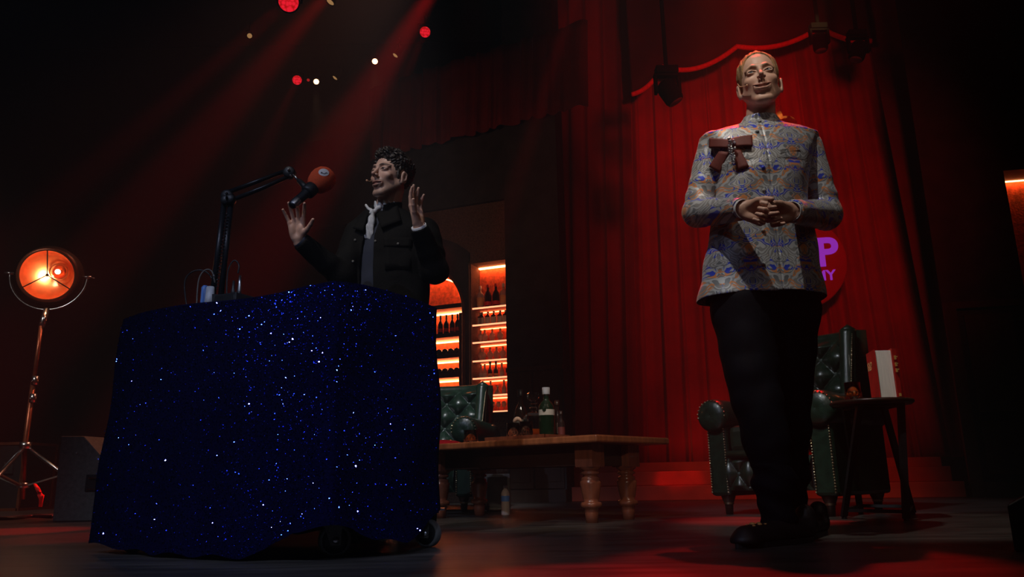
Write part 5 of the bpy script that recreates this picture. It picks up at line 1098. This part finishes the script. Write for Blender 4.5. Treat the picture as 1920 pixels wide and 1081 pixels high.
def surf_obj(name, fn, lo, hi, h_, mts, parent, mif=None):
    V, Fq = surf(fn, lo, hi, h_); mi = None
    if mif is not None: c_ = V[Fq].mean(1); mi = mif(c_, V, Fq).astype(int).tolist()
    return mkobj(name, V, Fq, mts, parent, mi=mi, fix=False)
def eyes(root, Mh, st, gaze=(0, 0)):
    for s_ in (-1, 1):
        c_ = Vector((s_ * .031, -.0738, .0095)); mb = MB(); mb.sphere((0, 0, 0), .0118, 0, 16, Mh @ Matrix.Translation(c_)); V = np.array([tuple(v) for v in mb.v]); L_ = np.array([tuple(Mh.inverted() @ Vector(v) - c_) for v in mb.v])
        g = np.array([gaze[0], -1, gaze[1]]); g = g / np.linalg.norm(g); a = (L_ @ g) / .0118; T_ = np.where((a > .955)[:, None], (.01, .01, .01), np.where((a > .86)[:, None], st['iris'], (.58, .52, .48)))
        mkobj('eye', V, mb.f, M['eye_white'], root, tint=T_)
# ---- brocade cloth -----------------------------------------------------------------
def brocade(cx):
    m_ = bpy.data.materials.new('brocade'); m_.use_nodes = True; nt = m_.node_tree; N = nt.nodes; L = nt.links; b = N['Principled BSDF']; b.inputs['Roughness'].default_value = .42; b.inputs['Metallic'].default_value = .15; b.inputs['Sheen Weight'].default_value = .2
    g = N.new('ShaderNodeNewGeometry'); sp = N.new('ShaderNodeSeparateXYZ'); L.new(g.outputs['Position'], sp.inputs[0])
    def mth(op, a, b_=None, c_=None):
        n = N.new('ShaderNodeMath'); n.operation = op
        for i, v in enumerate((a, b_, c_)):
            if v is None: continue
            if isinstance(v, (int, float)): n.inputs[i].default_value = v
            else: L.new(v, n.inputs[i])
        return n.outputs[0]
    PW, PH = .10, .19
    x = mth('SUBTRACT', sp.outputs[0], cx); x = mth('ABSOLUTE', x); xm = mth('PINGPONG', x, PW); z = sp.outputs[2]; zm = mth('WRAP', z, PH, 0.0)
    cb = N.new('ShaderNodeCombineXYZ'); L.new(xm, cb.inputs[0]); L.new(zm, cb.inputs[2])
    nz = N.new('ShaderNodeTexNoise'); nz.inputs['Scale'].default_value = 22; nz.inputs['Detail'].default_value = 1.0; L.new(cb.outputs[0], nz.inputs['Vector'])
    wp = N.new('ShaderNodeVectorMath'); wp.operation = 'MULTIPLY_ADD'; L.new(nz.outputs['Color'], wp.inputs[0]); wp.inputs[1].default_value = (.06, 0, .06); L.new(cb.outputs[0], wp.inputs[2])
    vo = N.new('ShaderNodeTexVoronoi'); vo.inputs['Scale'].default_value = 17.5; vo.inputs['Randomness'].default_value = .8; L.new(wp.outputs[0], vo.inputs['Vector'])
    rings = mth('SINE', mth('MULTIPLY', vo.outputs['Distance'], 44.0)); lines = mth('GREATER_THAN', rings, .1)
    def nf(sc_, off, dist):
        n = N.new('ShaderNodeTexNoise'); n.inputs['Scale'].default_value = sc_; n.inputs['Detail'].default_value = .6; n.inputs['Distortion'].default_value = dist
        mv = N.new('ShaderNodeVectorMath'); mv.operation = 'ADD'; mv.inputs[1].default_value = off; L.new(wp.outputs[0], mv.inputs[0]); L.new(mv.outputs[0], n.inputs['Vector']); return n.outputs['Fac']
    nbf = nf(27, (0, 0, 0), 1.3); ncf = nf(19, (3.7, 1.1, 7.3), 1.0); nlf = nf(9, (5.1, 2.1, 1.3), .4)
    blue = mth('MULTIPLY', mth('GREATER_THAN', nbf, .585), mth('LESS_THAN', rings, .45)); cop = mth('LESS_THAN', mth('ABSOLUTE', mth('SUBTRACT', ncf, .57)), .022); cop2 = mth('MULTIPLY', mth('GREATER_THAN', ncf, .625), lines)
    cop = mth('MAXIMUM', cop, cop2)
    edge = mth('MULTIPLY', mth('LESS_THAN', mth('ABSOLUTE', mth('SUBTRACT', nbf, .58)), .012), 1.0)
    def mix(f_, a, b_):
        n = N.new('ShaderNodeMix'); n.data_type = 'RGBA'; L.new(f_, n.inputs[0])
        for k, v in ((6, a), (7, b_)):
            if isinstance(v, tuple): n.inputs[k].default_value = (*v, 1)
            else: L.new(v, n.inputs[k])
        return n.outputs[2]
    c0 = mix(mth('GREATER_THAN', nlf, .5), (.15, .165, .18), (.24, .24, .24)); c_ = mix(mth('MULTIPLY', lines, .85), c0, (.46, .48, .50)); c_ = mix(cop, c_, (.60, .23, .08)); c_ = mix(edge, c_, (.10, .12, .16)); c_ = mix(blue, c_, (.02, .055, .58)); L.new(c_, b.inputs['Base Color'])
    bp = N.new('ShaderNodeBump'); bp.inputs['Strength'].default_value = .12; bp.inputs['Distance'].default_value = .001; L.new(rings, bp.inputs['Height']); L.new(bp.outputs[0], b.inputs['Normal'])
    return m_
# =============================== the standing person ===============================
YB = 2.78
pa = thing('person', 'standing person in silver and blue patterned long jacket with burgundy bow, hands clasped, looking up', 'person', (W(1440, 1000, 2.78).x, 2.74, 0))
sA = dict(skin=(.60, .365, .27), flush=(.60, .24, .17), lip=(.45, .17, .13), browcol=(.30, .16, .07), brow=.7, smile=1.25, open=.55, eyeopen=.7, iris=(.10, .16, .22), s=1.02, w=1.05, earz=-.016, top=.012, lash=(.12, .06, .035))
Ha = Matrix.Translation(W(1424, 158, 2.77)) @ Matrix.Rotation(R(-15), 4, 'Z') @ Matrix.Rotation(R(-3), 4, 'X') @ Matrix.Rotation(R(-3), 4, 'Y') @ Matrix.Scale(sA['s'], 4)
neckA = W(1426, 232, 2.80)
cA = W(1428, 400, YB).x; M['brocade'] = brocade(cA)
trA = rowprof([(224, 1392, 1456, 2.79, .060), (236, 1384, 1464, 2.80, .068), (243, 1366, 1480, 2.80, .080), (249, 1338, 1512, 2.80, .088), (256, 1314, 1533, 2.79, .094), (285, 1326, 1524, 2.78, .112), (330, 1341, 1512, 2.77, .122), (400, 1340, 1514, 2.77, .118), (450, 1330, 1524, 2.77, .122), (520, 1318, 1536, 2.78, .136), (600, 1303, 1551, 2.78, .152)])
zhem = W(1440, 546, 2.65).z
shL, elL, wrL = W(1338, 274, 2.80), W(1307, 398, 2.80), W(1390, 392, 2.53)
shR, elR, wrR = W(1511, 274, 2.80), W(1550, 402, 2.80), W(1486, 396, 2.52)
def jackA(P):
    d = loft(P, trA, 2.35, zhem); tf = folds(P, 22, .0035); d = d + tf * (P[..., 2] < 1.35)
    for s_, e_, w_ in ((shL, elL, wrL), (shR, elR, wrR)):
        a = cap(P, s_, e_, .060, .056); b = cap(P, e_, w_, .057, .040); q = P - np.array(e_, dtype=np.float32); rr = np.sqrt((q ** 2).sum(-1))
        wr = .004 * np.sin(rr * 120 + 4 * P[..., 0] * 5) * np.exp(-(rr / .11) ** 2); arm = smin(a, b, .018) + wr + folds(P, 34, .0016, 1.3)
        v = Vector(w_) - Vector(e_); v.normalize(); arm = smax(arm, (P - np.array(w_, dtype=np.float32)) @ np.array(v, dtype=np.float32) - .004, .002)
        hole = cap(P, Vector(w_) - v * .03, Vector(w_) + v * .03, .033, .034); arm = smax(arm, -hole, .002); d = smin(d, arm, .005)
    # stand collar
    nk = cap(P, W(1425, 235, 2.80), W(1424, 198, 2.775), .064, .061); nk = smax(nk, P[..., 2] - (W(1424, 209, 2.72).z + .25 * np.maximum(0, P[..., 1] - 2.74) - .0), .003); nk = smax(nk, W(1425, 246, 2.8).z - P[..., 2], .004); d = smin(d, nk, .010)
    d = smax(d, -cap(P, W(1425, 225, 2.795), W(1422, 170, 2.765), .053, .058), .002)
    # front opening edge as a fine groove
    gx = np.abs(P[..., 0] - cA - .004); g = np.maximum(gx - .0014, P[..., 1] - 2.76); d = np.where((P[..., 2] < W(1425, 205, 2.7).z), np.maximum(d, -np.maximum(g, -(d + .004))), d)
    d = smax(d, -(loft(P, trA - np.array([0, 0, .012, 0, .012]), 2.35, zhem - .05, zhem + .045)), .002)
    return d
lo = (W(1265, 400, 2.8).x, 2.42, zhem - .02); hi = (W(1592, 400, 2.8).x, 3.0, W(1425, 190, 2.8).z)
def jmi(c_, V, Fq):
    n = np.cross(V[Fq[:, 1]] - V[Fq[:, 0]], V[Fq[:, 2]] - V[Fq[:, 0]]); return ((c_[:, 2] < zhem + .05) & (np.abs(n[:, 2]) > .55 * np.linalg.norm(n, axis=1))) | ((c_[:, 2] < zhem + .048) & (np.array(loft(c_.astype(np.float32), trA, 2.35, 0)) < -.008))
surf_obj('jacket', jackA, lo, hi, .0042, [M['brocade'], M['lining']], pa, jmi)
# skin: head, neck, hands and the body under the clothes
hdA = make_head(Ha, sA, neckA)
hLm = frame_m(wrL + (wrL - elL).normalized() * -.0, (0.05, -.12, 1), (.86, -.30, -.40), .98)     # image left hand
hRm = frame_m(wrR, (0.10, -.30, 1), (-.95, -.10, -.22), 1.0)
fist = [(1.15, 1.35, .8), (1.2, 1.35, .8), (1.2, 1.3, .8), (1.15, 1.3, .8)]
wrap = [(.75, 1.15, .55), (.85, 1.15, .6), (.95, 1.15, .6), (1.05, 1.1, .6)]
skH = (.60, .345, .25)
h1 = make_hand(hLm, skH, curl=fist, spread=.02, thumb=(.55, .75, -.55), tcurl=.5)
h2 = make_hand(hRm, skH, flip=True, curl=wrap, spread=.03, thumb=(.45, .85, -.4), tcurl=.5)
def coreA(P): return np.minimum(loft(P, trA - np.array([0, 0, .03, 0, .03]), 2.2, zhem + .06, 1.42), np.minimum(chain(P, [shL, elL, wrL], [.04, .036, .026]), chain(P, [shR, elR, wrR], [.04, .036, .026])))
body_obj(pa, [hdA, h1, h2, core(coreA, lo, hi, skH)])
eyes(pa, Ha, sA, (-.15, .25))
MB().grid([[Ha @ Vector((x, -.0885 + 14 * x * x, z)) for x in np.linspace(-.017, .017, 11)] for z in (-.0665, -.0570)]).build('teeth', M['teeth'], pa)
# short fair hair: thin cap over the cranium
def hairA(P):
    d = ell(P, (0, .020, .0465), (.0790, .0975, .0945)) + .0020 * np.sin(P[..., 0] * 260 + 30 * P[..., 2]) * np.sin(P[..., 1] * 130) + .0022 * np.sin(P[..., 0] * 95 + 2) * np.sin(P[..., 1] * 70 + 60 * P[..., 2])
    face = ell(P, (0, -.092, .010), (.071, .082, .108)); d = smax(d, -face, .006)
    d = smax(d, -(P[..., 2] + .012 + .10 * np.minimum(0, P[..., 1]) * 0 - .55 * np.maximum(0, -P[..., 1] - .012) + .55 * np.maximum(0, P[..., 1] - .02)), .006)
    e = ell(np.stack([np.abs(P[..., 0]), P[..., 1], P[..., 2]], -1), (.080, .010, .0), (.016, .024, .036)); return smax(d, -e, .004)
V, Fq = surf(hairA, (-.095, -.11, -.07), (.095, .125, .135), .0022); mkobj('hair', to_mat(V, Ha), Fq, M['hair_blond'], pa, fix=False)
# decorations
def onto(px, py, fn, y0=2.55, y1=2.9): return hit(fn, px, py, y0, y1, 450)
mb_b = []
for px, py in ((1420, 247), (1424, 228), (1431, 314), (1432, 357), (1431, 432), (1431, 495)):
    q = onto(px, py, jackA); mb = MB().sphere(q + Vector((0, -.001, 0)), .0075, 0, 12); mb.build('button', M['brocade'], pa)
def ribbon(name, quad, th, parent, lift=.008):
    c_ = [onto(px, py, jackA) for px, py in quad]; n_ = (c_[1] - c_[0]).cross(c_[3] - c_[0]).normalized(); n_ = n_ if n_.y < 0 else -n_
    rows_ = []
    for j in range(7):
        v = j / 6; row = []
        for i in range(11):
            u = i / 10; p_ = (c_[0].lerp(c_[1], u)).lerp(c_[3].lerp(c_[2], u), v); row.append(p_ + n_ * (lift + .004 * math.sin(u * PI)))
        rows_.append(row)
    return MB().grid(rows_).build(name, M['bow'], parent, solid=th)
bw = bpy.data.objects.new('bow', None); COL.objects.link(bw); bw.parent = pa; bq_ = onto(1370, 270, jackA); bw.location = bq_ - pa.location
ribbon('ribbon_tail', [(1349, 284), (1368, 286), (1350, 326), (1330, 313)], .003, bw, .006)
ribbon('ribbon_tail', [(1374, 284), (1389, 282), (1405, 313), (1383, 321)], .003, bw, .006)
ribbon('ribbon_loop', [(1333, 261), (1371, 264), (1371, 279), (1332, 279)], .008, bw, .016); ribbon('ribbon_loop', [(1369, 264), (1410, 257), (1411, 277), (1370, 279)], .008, bw, .016)
mb = MB(); rg = random.Random(4)
for k in range(46):
    t = k / 45; w_ = .014 * (1 - .75 * abs(t * 1.3 - .35)) ; px, py = 1368 + 3 * t, 266 + 44 * t; q = onto(px, py, jackA) + Vector((rg.uniform(-w_, w_), -.024 - rg.uniform(0, .006), rg.uniform(-.004, .004))); mb.sphere(q, rg.uniform(.003, .0058) * (1.2 if t < .15 or t > .7 else 1), 0, 7)
mb.build('brooch', M['silver'], bw)
mb = MB(); a, b = onto(1462, 283, jackA), onto(1498, 277, jackA); mb.hexa([a + Vector((0, -.001, -.010)), b + Vector((0, -.001, -.010)), b + Vector((0, -.005, -.010)), a + Vector((0, -.005, -.010))], [a + Vector((0, -.001, .004)), b + Vector((0, -.001, .004)), b + Vector((0, -.005, .004)), a + Vector((0, -.005, .004))]); mb.build('pocket_welt', M['brocade'], pa)
for e_, w_ in ((elL, wrL), (elR, wrR)):
    v = (w_ - e_).normalized(); Mc = Matrix.Translation(w_) @ v.to_track_quat('Z', 'Y').to_matrix().to_4x4(); MB().lathe([(.031, -.02), (.0335, -.02), (.0345, .014), (.0315, .015), (.0305, .0), (.031, -.02)], 28, 0, Mc).build('shirt_cuff', M['cuff'], pa)
# ear-worn microphone
MB().tube([Ha @ Vector(v) for v in ((-.079, .0, .02), (-.076, -.03, -.012), (-.066, -.058, -.030), (-.055, -.078, -.040))], [.0012, .0013, .0014, .0016], 8).build('headset_boom', M['foam'] if False else mat('skin_plastic', (.62, .36, .22), .4, var=.1), pa)
MB().sphere(Ha @ Vector((-.054, -.080, -.0405)), .0042, 0, 10).build('headset_mic', bpy.data.materials['skin_plastic'], pa)
# trousers
def legA(P):
    w1 = [W(1394, 575, 2.76), W(1410, 700, 2.72), W(1432, 800, 2.68), W(1452, 900, 2.65), W(1458, 968, 2.64)]; r1 = [.118, .094, .078, .066, .062]
    w2 = [W(1478, 575, 2.82), W(1474, 700, 2.88), W(1474, 800, 2.93), W(1480, 900, 2.96), W(1483, 962, 2.97)]; r2 = [.118, .098, .082, .066, .062]
    a = chain(P, w1, r1, .02); b = chain(P, w2, r2, .02); z = P[..., 2]
    fo = .0055 * np.sin(z * 46 + 1.8 * np.sin(P[..., 0] * 26) + P[..., 0] * 18) * np.clip(1.1 - z / .75, .2, 1) + folds(P, 26, .0035, .7) + .004 * np.sin(z * 90 + P[..., 0] * 40) * (z < .25)
    d = np.minimum(a, b) if False else smin(a, b, .012); d = d + fo; d = smin(d, ell(P, W(1436, 560, 2.80), (.150, .115, .13)), .04); return smax(smax(d, z - zhem - .02, .004), .062 - z, .006)
trz = surf_obj('trousers', legA, (.66, 2.5, .04), (1.28, 3.15, zhem + .03), .0048, M['navy'], pa)
# velvet slippers
def slipper(P, heel, toe, rx=.043):
    h_, t_ = Vector(heel), Vector(toe); v = (t_ - h_).normalized(); L_ = (t_ - h_).length; sd_ = Vector((-v.y, v.x, 0)); q = P - np.array(h_, dtype=np.float32)
    u = q @ np.array(v, dtype=np.float32); s_ = q @ np.array(sd_, dtype=np.float32); z = P[..., 2]; Q = np.stack([u, s_, z], -1)
    d = chain(Q, [(.035, 0, .040), (.11, 0, .036), (L_ - .045, 0, .030)], [.036, .040, .036]); d = smin(d, cap(Q, (.03, 0, .05), (.02, 0, .085), .034, .032), .02); d = smin(d, ell(Q, (L_ - .04, 0, .022), (.045, .043, .022)), .02)
    return smax(d, .014 - z, .004)
for nm_, hl, te in (('slipper', (.98, 2.70, 0), (.665, 2.45, 0)), ('slipper', (1.13, 2.99, 0), (.93, 2.74, 0))):
    fn = lambda P: slipper(P, hl, te); lo_ = (min(hl[0], te[0]) - .08, min(hl[1], te[1]) - .08, 0); hi_ = (max(hl[0], te[0]) + .08, max(hl[1], te[1]) + .08, .15)
    so = surf_obj(nm_, fn, lo_, hi_, .0032, M['velvet'], pa); v = (Vector(te) - Vector(hl)).normalized(); sd_ = Vector((-v.y, v.x, 0)); mb = MB(); Lh = (Vector(te) - Vector(hl)).length; out = []
    for k in range(40):
        a = 2 * PI * k / 40; u = Lh / 2 + (Lh / 2 + .004) * math.cos(a); s_ = .044 * math.sin(a) * (1 - .12 * math.cos(a)) * (1 - .0 * u); out.append(Vector(hl) + v * u + sd_ * s_)
    mb.add([q + Vector((0, 0, .001)) for q in out] + [q + Vector((0, 0, .016)) for q in out], [tuple(range(40))[::-1], tuple(range(40, 80))] + [(i, (i + 1) % 40, 40 + (i + 1) % 40, 40 + i) for i in range(40)]); mb.build('sole', M['black'], so)
    if te[1] < 2.6:
        e0 = Vector(hl) + v * (Lh - .085); mb = MB()
        for k, (du, ds_, rr) in enumerate(((.03, 0, .004), (.015, .012, .006), (0, 0, .010), (-.012, -.012, .007), (-.02, .010, .008), (-.034, .0, .007), (-.045, .012, .005), (-.045, -.012, .005), (.008, -.016, .005))):
            z_ = None
            for zz in np.linspace(.16, .02, 240):
                q = e0 + v * du + sd_ * ds_ * 1.3 + Vector((0, 0, zz))
                if fn(np.array([[tuple(q)]], dtype=np.float32))[0, 0] < 0: z_ = zz; break
            if z_: mb.sphere(e0 + v * du + sd_ * ds_ * 1.3 + Vector((0, 0, z_ + .001)), (rr, rr, rr * .5), 0, 8)
        mb.build('gold_emblem', M['goldthread'], so)
# =============================== the person at the desk ===============================
YD = 3.22
pb_ = thing('person', 'dark-haired person in black jacket and pale neckerchief, both hands raised behind the sequinned desk', 'person', (W(725, 600, YD).x, YD, 0))
sB = dict(skin=(.56, .345, .255), flush=(.50, .20, .14), lip=(.34, .13, .10), browcol=(.035, .022, .016), brow=.85, smile=.45, open=.7, eyeopen=.8, iris=(.05, .03, .02), s=.94, w=.97, earz=-.012, stubble=.40, chinw=1.2, lash=(.02, .014, .010))
Hb = Matrix.Translation(W(732, 333, 3.20)) @ Matrix.Rotation(R(-34), 4, 'Z') @ Matrix.Rotation(R(-3), 4, 'X') @ Matrix.Rotation(R(2), 4, 'Y') @ Matrix.Scale(sB['s'], 4)
neckB = W(722, 405, 3.24)
trB = rowprof([(393, 690, 752, 3.24, .060), (404, 676, 775, 3.25, .075), (416, 662, 798, 3.25, .088), (440, 655, 806, 3.24, .105), (480, 653, 806, 3.23, .118), (530, 652, 804, 3.22, .118), (640, 650, 802, 3.22, .122)])
sL, eL, wL = W(672, 442, 3.22), W(642, 519, 3.12), W(564, 452, 2.98)
sR2, eR, wR_ = W(797, 436, 3.22), W(816, 507, 3.14), W(786, 426, 3.02)
def jackB_outer(P):
    d = loft(P, trB, 2.4) + folds(P, 24, .004, .5)
    for s_, e_, w_ in ((sL, eL, wL), (sR2, eR, wR_)):
        q = P - np.array(e_, dtype=np.float32); rr = np.sqrt((q ** 2).sum(-1)); a = smin(cap(P, s_, e_, .066, .056), cap(P, e_, w_, .054, .038), .02) + .004 * np.sin(rr * 105) * np.exp(-(rr / .10) ** 2) + folds(P, 40, .0018, .3)
        v = (Vector(w_) - Vector(e_)).normalized(); a = smax(a, (P - np.array(w_, dtype=np.float32)) @ np.array(v, dtype=np.float32), .003); a = smax(a, -cap(P, Vector(w_) - v * .03, Vector(w_) + v * .04, .030, .032), .002); d = smin(d, a, .014)
    return d
zc0 = W(700, 440, 3.12).z
def jackB(P):
    d = jackB_outer(P); z = P[..., 2]
    pts_z = [W(690, 600, 3.12).z, W(688, 500, 3.12).z, W(692, 440, 3.12).z, W(705, 392, 3.15).z]
    xl = np.interp(z, pts_z, [W(676, 600, 3.12).x, W(674, 500, 3.12).x, W(681, 440, 3.12).x, W(697, 392, 3.15).x]); xr = np.interp(z, pts_z, [W(703, 600, 3.12).x, W(700, 500, 3.12).x, W(701, 440, 3.12).x, W(716, 392, 3.15).x])
    slot = np.maximum(np.maximum(xl - P[..., 0], P[..., 0] - xr), P[..., 1] - 3.24); inner = jackB_outer(P) + .016
    d = smax(d, -np.maximum(slot, -inner), .002)
    co_ = cap(P, W(722, 402, 3.24), W(726, 384, 3.23), .074, .066); co_ = smax(co_, -cap(P, W(722, 410, 3.24), W(726, 370, 3.22), .056, .062), .003)
    co_ = smax(co_, z - (W(726, 388, 3.2).z + .022 + .30 * (P[..., 1] - 3.20) + .10 * (P[..., 0] + .52)), .004); co_ = smax(co_, -slot, .003); return smin(d, co_, .006)
lo2 = (W(520, 470, 3.2).x, 2.9, W(700, 640, 3.2).z); hi2 = (W(860, 470, 3.2).x, 3.42, W(720, 370, 3.2).z)
surf_obj('jacket', jackB, lo2, hi2, .0045, M['blackcloth'], pb_)
trBs = trB - np.array([0, 0, .013, 0, .013])
surf_obj('shirt', lambda P: loft(P, trBs, 2.4, None, W(715, 398, 3.2).z) + folds(P, 30, .002), (lo2[0], 3.05, lo2[2]), (hi2[0], 3.4, hi2[2]), .007, M['navyshirt'], pb_)
hdB = make_head(Hb, sB, neckB, (.050, .056))
skB = (.56, .33, .24)
hm1 = frame_m(wL + (wL - eL).normalized() * .012, (1, .05, .1), (-.10, -.30, 1), .88)
hm2 = frame_m(wR_ + (wR_ - eR).normalized() * .012, (-.55, -.85, .05), (-.14, -.10, 1), .90)
h3 = make_hand(hm1, skB, flip=True, curl=[(.25, .30, .2), (.35, .35, .25), (.15, .25, .15), (.1, .2, .1)], spread=.20, thumb=(.85, .6, -.45), tcurl=.2)
h4 = make_hand(hm2, skB, flip=False, curl=[(.15, .25, .15), (.10, .2, .1), (.15, .2, .15), (.25, .3, .15)], spread=.05, thumb=(.55, .85, -.35), tcurl=.15)
def coreB(P): return np.minimum(loft(P, trB - np.array([0, 0, .03, 0, .03]), 2.2, None, W(715, 410, 3.2).z), np.minimum(chain(P, [sL, eL, wL], [.04, .036, .024]), chain(P, [sR2, eR, wR_], [.04, .036, .024])))
body_obj(pb_, [hdB, h3, h4, core(coreB, lo2, hi2, skB)])
eyes(pb_, Hb, sB, (.1, .05))
MB().grid([[Hb @ Vector((x, -.0870 + 14 * x * x, z)) for x in np.linspace(-.018, .018, 11)] for z in (-.0625, -.0545)]).build('teeth', M['teeth'], pb_)
def hairB(P):
    n1 = np.sin(P[..., 0] * 170 + 5 * np.sin(P[..., 2] * 60)) * np.sin(P[..., 1] * 150 + 4 * np.sin(P[..., 0] * 70)) * np.sin(P[..., 2] * 160 + 3 * np.sin(P[..., 1] * 80)); n2 = np.sin(P[..., 0] * 75 + 1) * np.sin(P[..., 1] * 80 + 2) * np.sin(P[..., 2] * 70)
    top = np.clip((P[..., 2] - .02) / .06, 0, 1)
    d = ell(P, (0, .026, .044), (.083, .100, .094)); d = smin(d, ell(P, (0, -.018, .100), (.062, .066, .038)), .02); d = d + (.005 + .006 * top) * n1 + .006 * top * n2
    face = ell(P, (0, -.100, -.016), (.069, .066, .098)); d = smax(d, -face, .006)
    cut = P[..., 2] + .008 - .9 * np.maximum(0, -P[..., 1] - .020) + .75 * np.maximum(0, P[..., 1] - .02); d = smax(d, -cut, .006)
    Q = np.stack([np.abs(P[..., 0]), P[..., 1], P[..., 2]], -1); d = smax(d, -ell(Q, (.082, .008, .0), (.018, .022, .034)), .004)
    sb = ell(Q, (.071, -.020, -.004), (.006, .010, .026)); return np.minimum(d, sb)
V, Fq = surf(hairB, (-.11, -.12, -.07), (.11, .15, .16), .0024); mkobj('hair', to_mat(V, Hb), Fq, M['hair_dark'], pb_, fix=False)
# neckerchief
def scarf(P):
    d = cap(P, W(722, 402, 3.235), W(725, 386, 3.225), .060, .056); d = smax(d, -cap(P, W(722, 410, 3.235), W(727, 372, 3.22), .048, .055), .003); d = smax(d, P[..., 2] - (W(722, 390, 3.2).z + .034 + .32 * (P[..., 1] - 3.19)), .004)
    k0 = onb(699, 398); k1 = onb(697, 412); k2 = onb(690, 440); kn = ell(P, k0, (.016, .014, .014)); t1 = cap(P, k0, k1, .010, .014); t1 = smin(t1, cap(P, k1, k2, .014, .021), .01)
    q = P - np.array(k1, dtype=np.float32); t1 = smax(t1, np.abs(P[..., 1] - (k1[1] - .003) ) - .011, .006); b_ = cap(P, k0, onb(686, 385), .008, .006); b2 = cap(P, k0, onb(712, 388), .009, .012)
    return smin(smin(d, smin(kn, t1, .004), .006), np.minimum(b_, b2), .005) + .0015 * np.sin(P[..., 0] * 300 + P[..., 2] * 90)
_oc = {}
def onb(px, py):
    if (px, py) not in _oc: _oc[(px, py)] = tuple(hit(lambda P: np.minimum(jackB_outer(P), cap(P, W(722, 402, 3.235), W(725, 386, 3.225), .060, .056)), px, py, 3.0, 3.4, 300))
    return _oc[(px, py)]
ks = W(695, 410, 3.12); surf_obj('neckerchief', scarf, (ks.x - .09, 3.04, ks.z - .12), (ks.x + .16, 3.34, ks.z + .11), .0028, M['scarf'], pb_)
onj = lambda px, py: hit(jackB, px, py, 2.95, 3.4, 400)
def patch(name, x0, y0, x1, y1, lift, par, parent_m='blackcloth'):
    c_ = [onj(x0, y0), onj(x1, y0), onj(x1, y1), onj(x0, y1)]; rows_ = [[c_[0].lerp(c_[1], i / 6).lerp(c_[3].lerp(c_[2], i / 6), j / 4) + Vector((0, -lift, 0)) for i in range(7)] for j in range(5)]; return MB().grid(rows_).build(name, M[parent_m], par, solid=.003)
patch('chest_pocket', 722, 452, 771, 506, .005, pb_); fl_ = patch('pocket_flap', 720, 446, 772, 463, .009, pb_)
patch('collar', 707, 402, 748, 390, 0, pb_) if False else None
for nm_, qd in (('collar', [(705, 401), (746, 388), (753, 416), (716, 430)]), ('collar', [(677, 410), (691, 401), (683, 436), (663, 430)])):
    c_ = [onj(*q) for q in qd]; rows_ = [[c_[0].lerp(c_[1], i / 6).lerp(c_[3].lerp(c_[2], i / 6), j / 5) + Vector((0, -.010 - .006 * j / 5, 0)) for i in range(7)] for j in range(6)]; MB().grid(rows_).build(nm_, M['blackcloth'], pb_, solid=.004)
for px, py in ((747, 458), (666, 450), (662, 490), (704, 452)): MB().sphere(onj(px, py) + Vector((0, -.010 if px == 747 else -.003, 0)), (.0055, .003, .0055), 0, 8).build('jacket_button', M['speakerbox'], pb_)
for e_, w_ in ((eL, wL), (eR, wR_)):
    v = (w_ - e_).normalized(); Mc = Matrix.Translation(w_) @ v.to_track_quat('Z', 'Y').to_matrix().to_4x4(); MB().lathe([(.028, -.02), (.031, -.02), (.032, .008), (.029, .009), (.028, -.02)], 24, 0, Mc).build('shirt_cuff', M['navyshirt'] if e_ is eL else M['cuff'], pb_)
MB().tube([Hb @ Vector(v) for v in ((.074, .0, -.01), (-.0, -.0, -.0))][:1] + [Hb @ Vector(v) for v in ((.070, -.03, -.03),)], .001, 6)
MB().tube([Hb @ Vector(v) for v in ((-.079, .0, .02), (-.074, -.04, -.012), (-.066, -.068, -.030), (-.058, -.088, -.036))], .0014, 8).build('headset_boom', bpy.data.materials['skin_plastic'], pb_)
MB().sphere(Hb @ Vector((-.058, -.092, -.037)), .0048, 0, 10).build('headset_mic', bpy.data.materials['skin_plastic'], pb_)
def legB(P):
    d = chain(P, [W(688, 640, 3.22), (-.60, 3.20, .45), (-.55, 3.12, .10)], [.115, .085, .068], .02); e = chain(P, [W(764, 640, 3.24), (-.42, 3.28, .45), (-.42, 3.34, .10)], [.115, .085, .068], .02); return smax(smin(d, e, .02) + folds(P, 22, .004), .06 - P[..., 2], .004)
surf_obj('trousers', legB, (-.8, 2.95, .03), (-.25, 3.5, W(720, 600, 3.22).z), .009, M['navy'], pb_)
for hl, te in (((-.53, 3.20, 0), (-.60, 2.92, 0)), ((-.40, 3.42, 0), (-.44, 3.13, 0))):
    fn = lambda P: slipper(P, hl, te); so = surf_obj('shoe', fn, (min(hl[0], te[0]) - .08, te[1] - .05, 0), (max(hl[0], te[0]) + .08, hl[1] + .08, .15), .006, M['velvet'], pb_)
    mb = MB(); v = (Vector(te) - Vector(hl)).normalized(); sd_ = Vector((-v.y, v.x, 0)); Lh = (Vector(te) - Vector(hl)).length
    out = [Vector(hl) + v * (Lh / 2 + (Lh / 2 + .002) * math.cos(2 * PI * k / 24)) + sd_ * .042 * math.sin(2 * PI * k / 24) for k in range(24)]
    mb.add([q + Vector((0, 0, .001)) for q in out] + [q + Vector((0, 0, .018)) for q in out], [tuple(range(24))[::-1], tuple(range(24, 48))] + [(i, (i + 1) % 24, 24 + (i + 1) % 24, 24 + i) for i in range(24)]); mb.build('sole', M['black'], so)
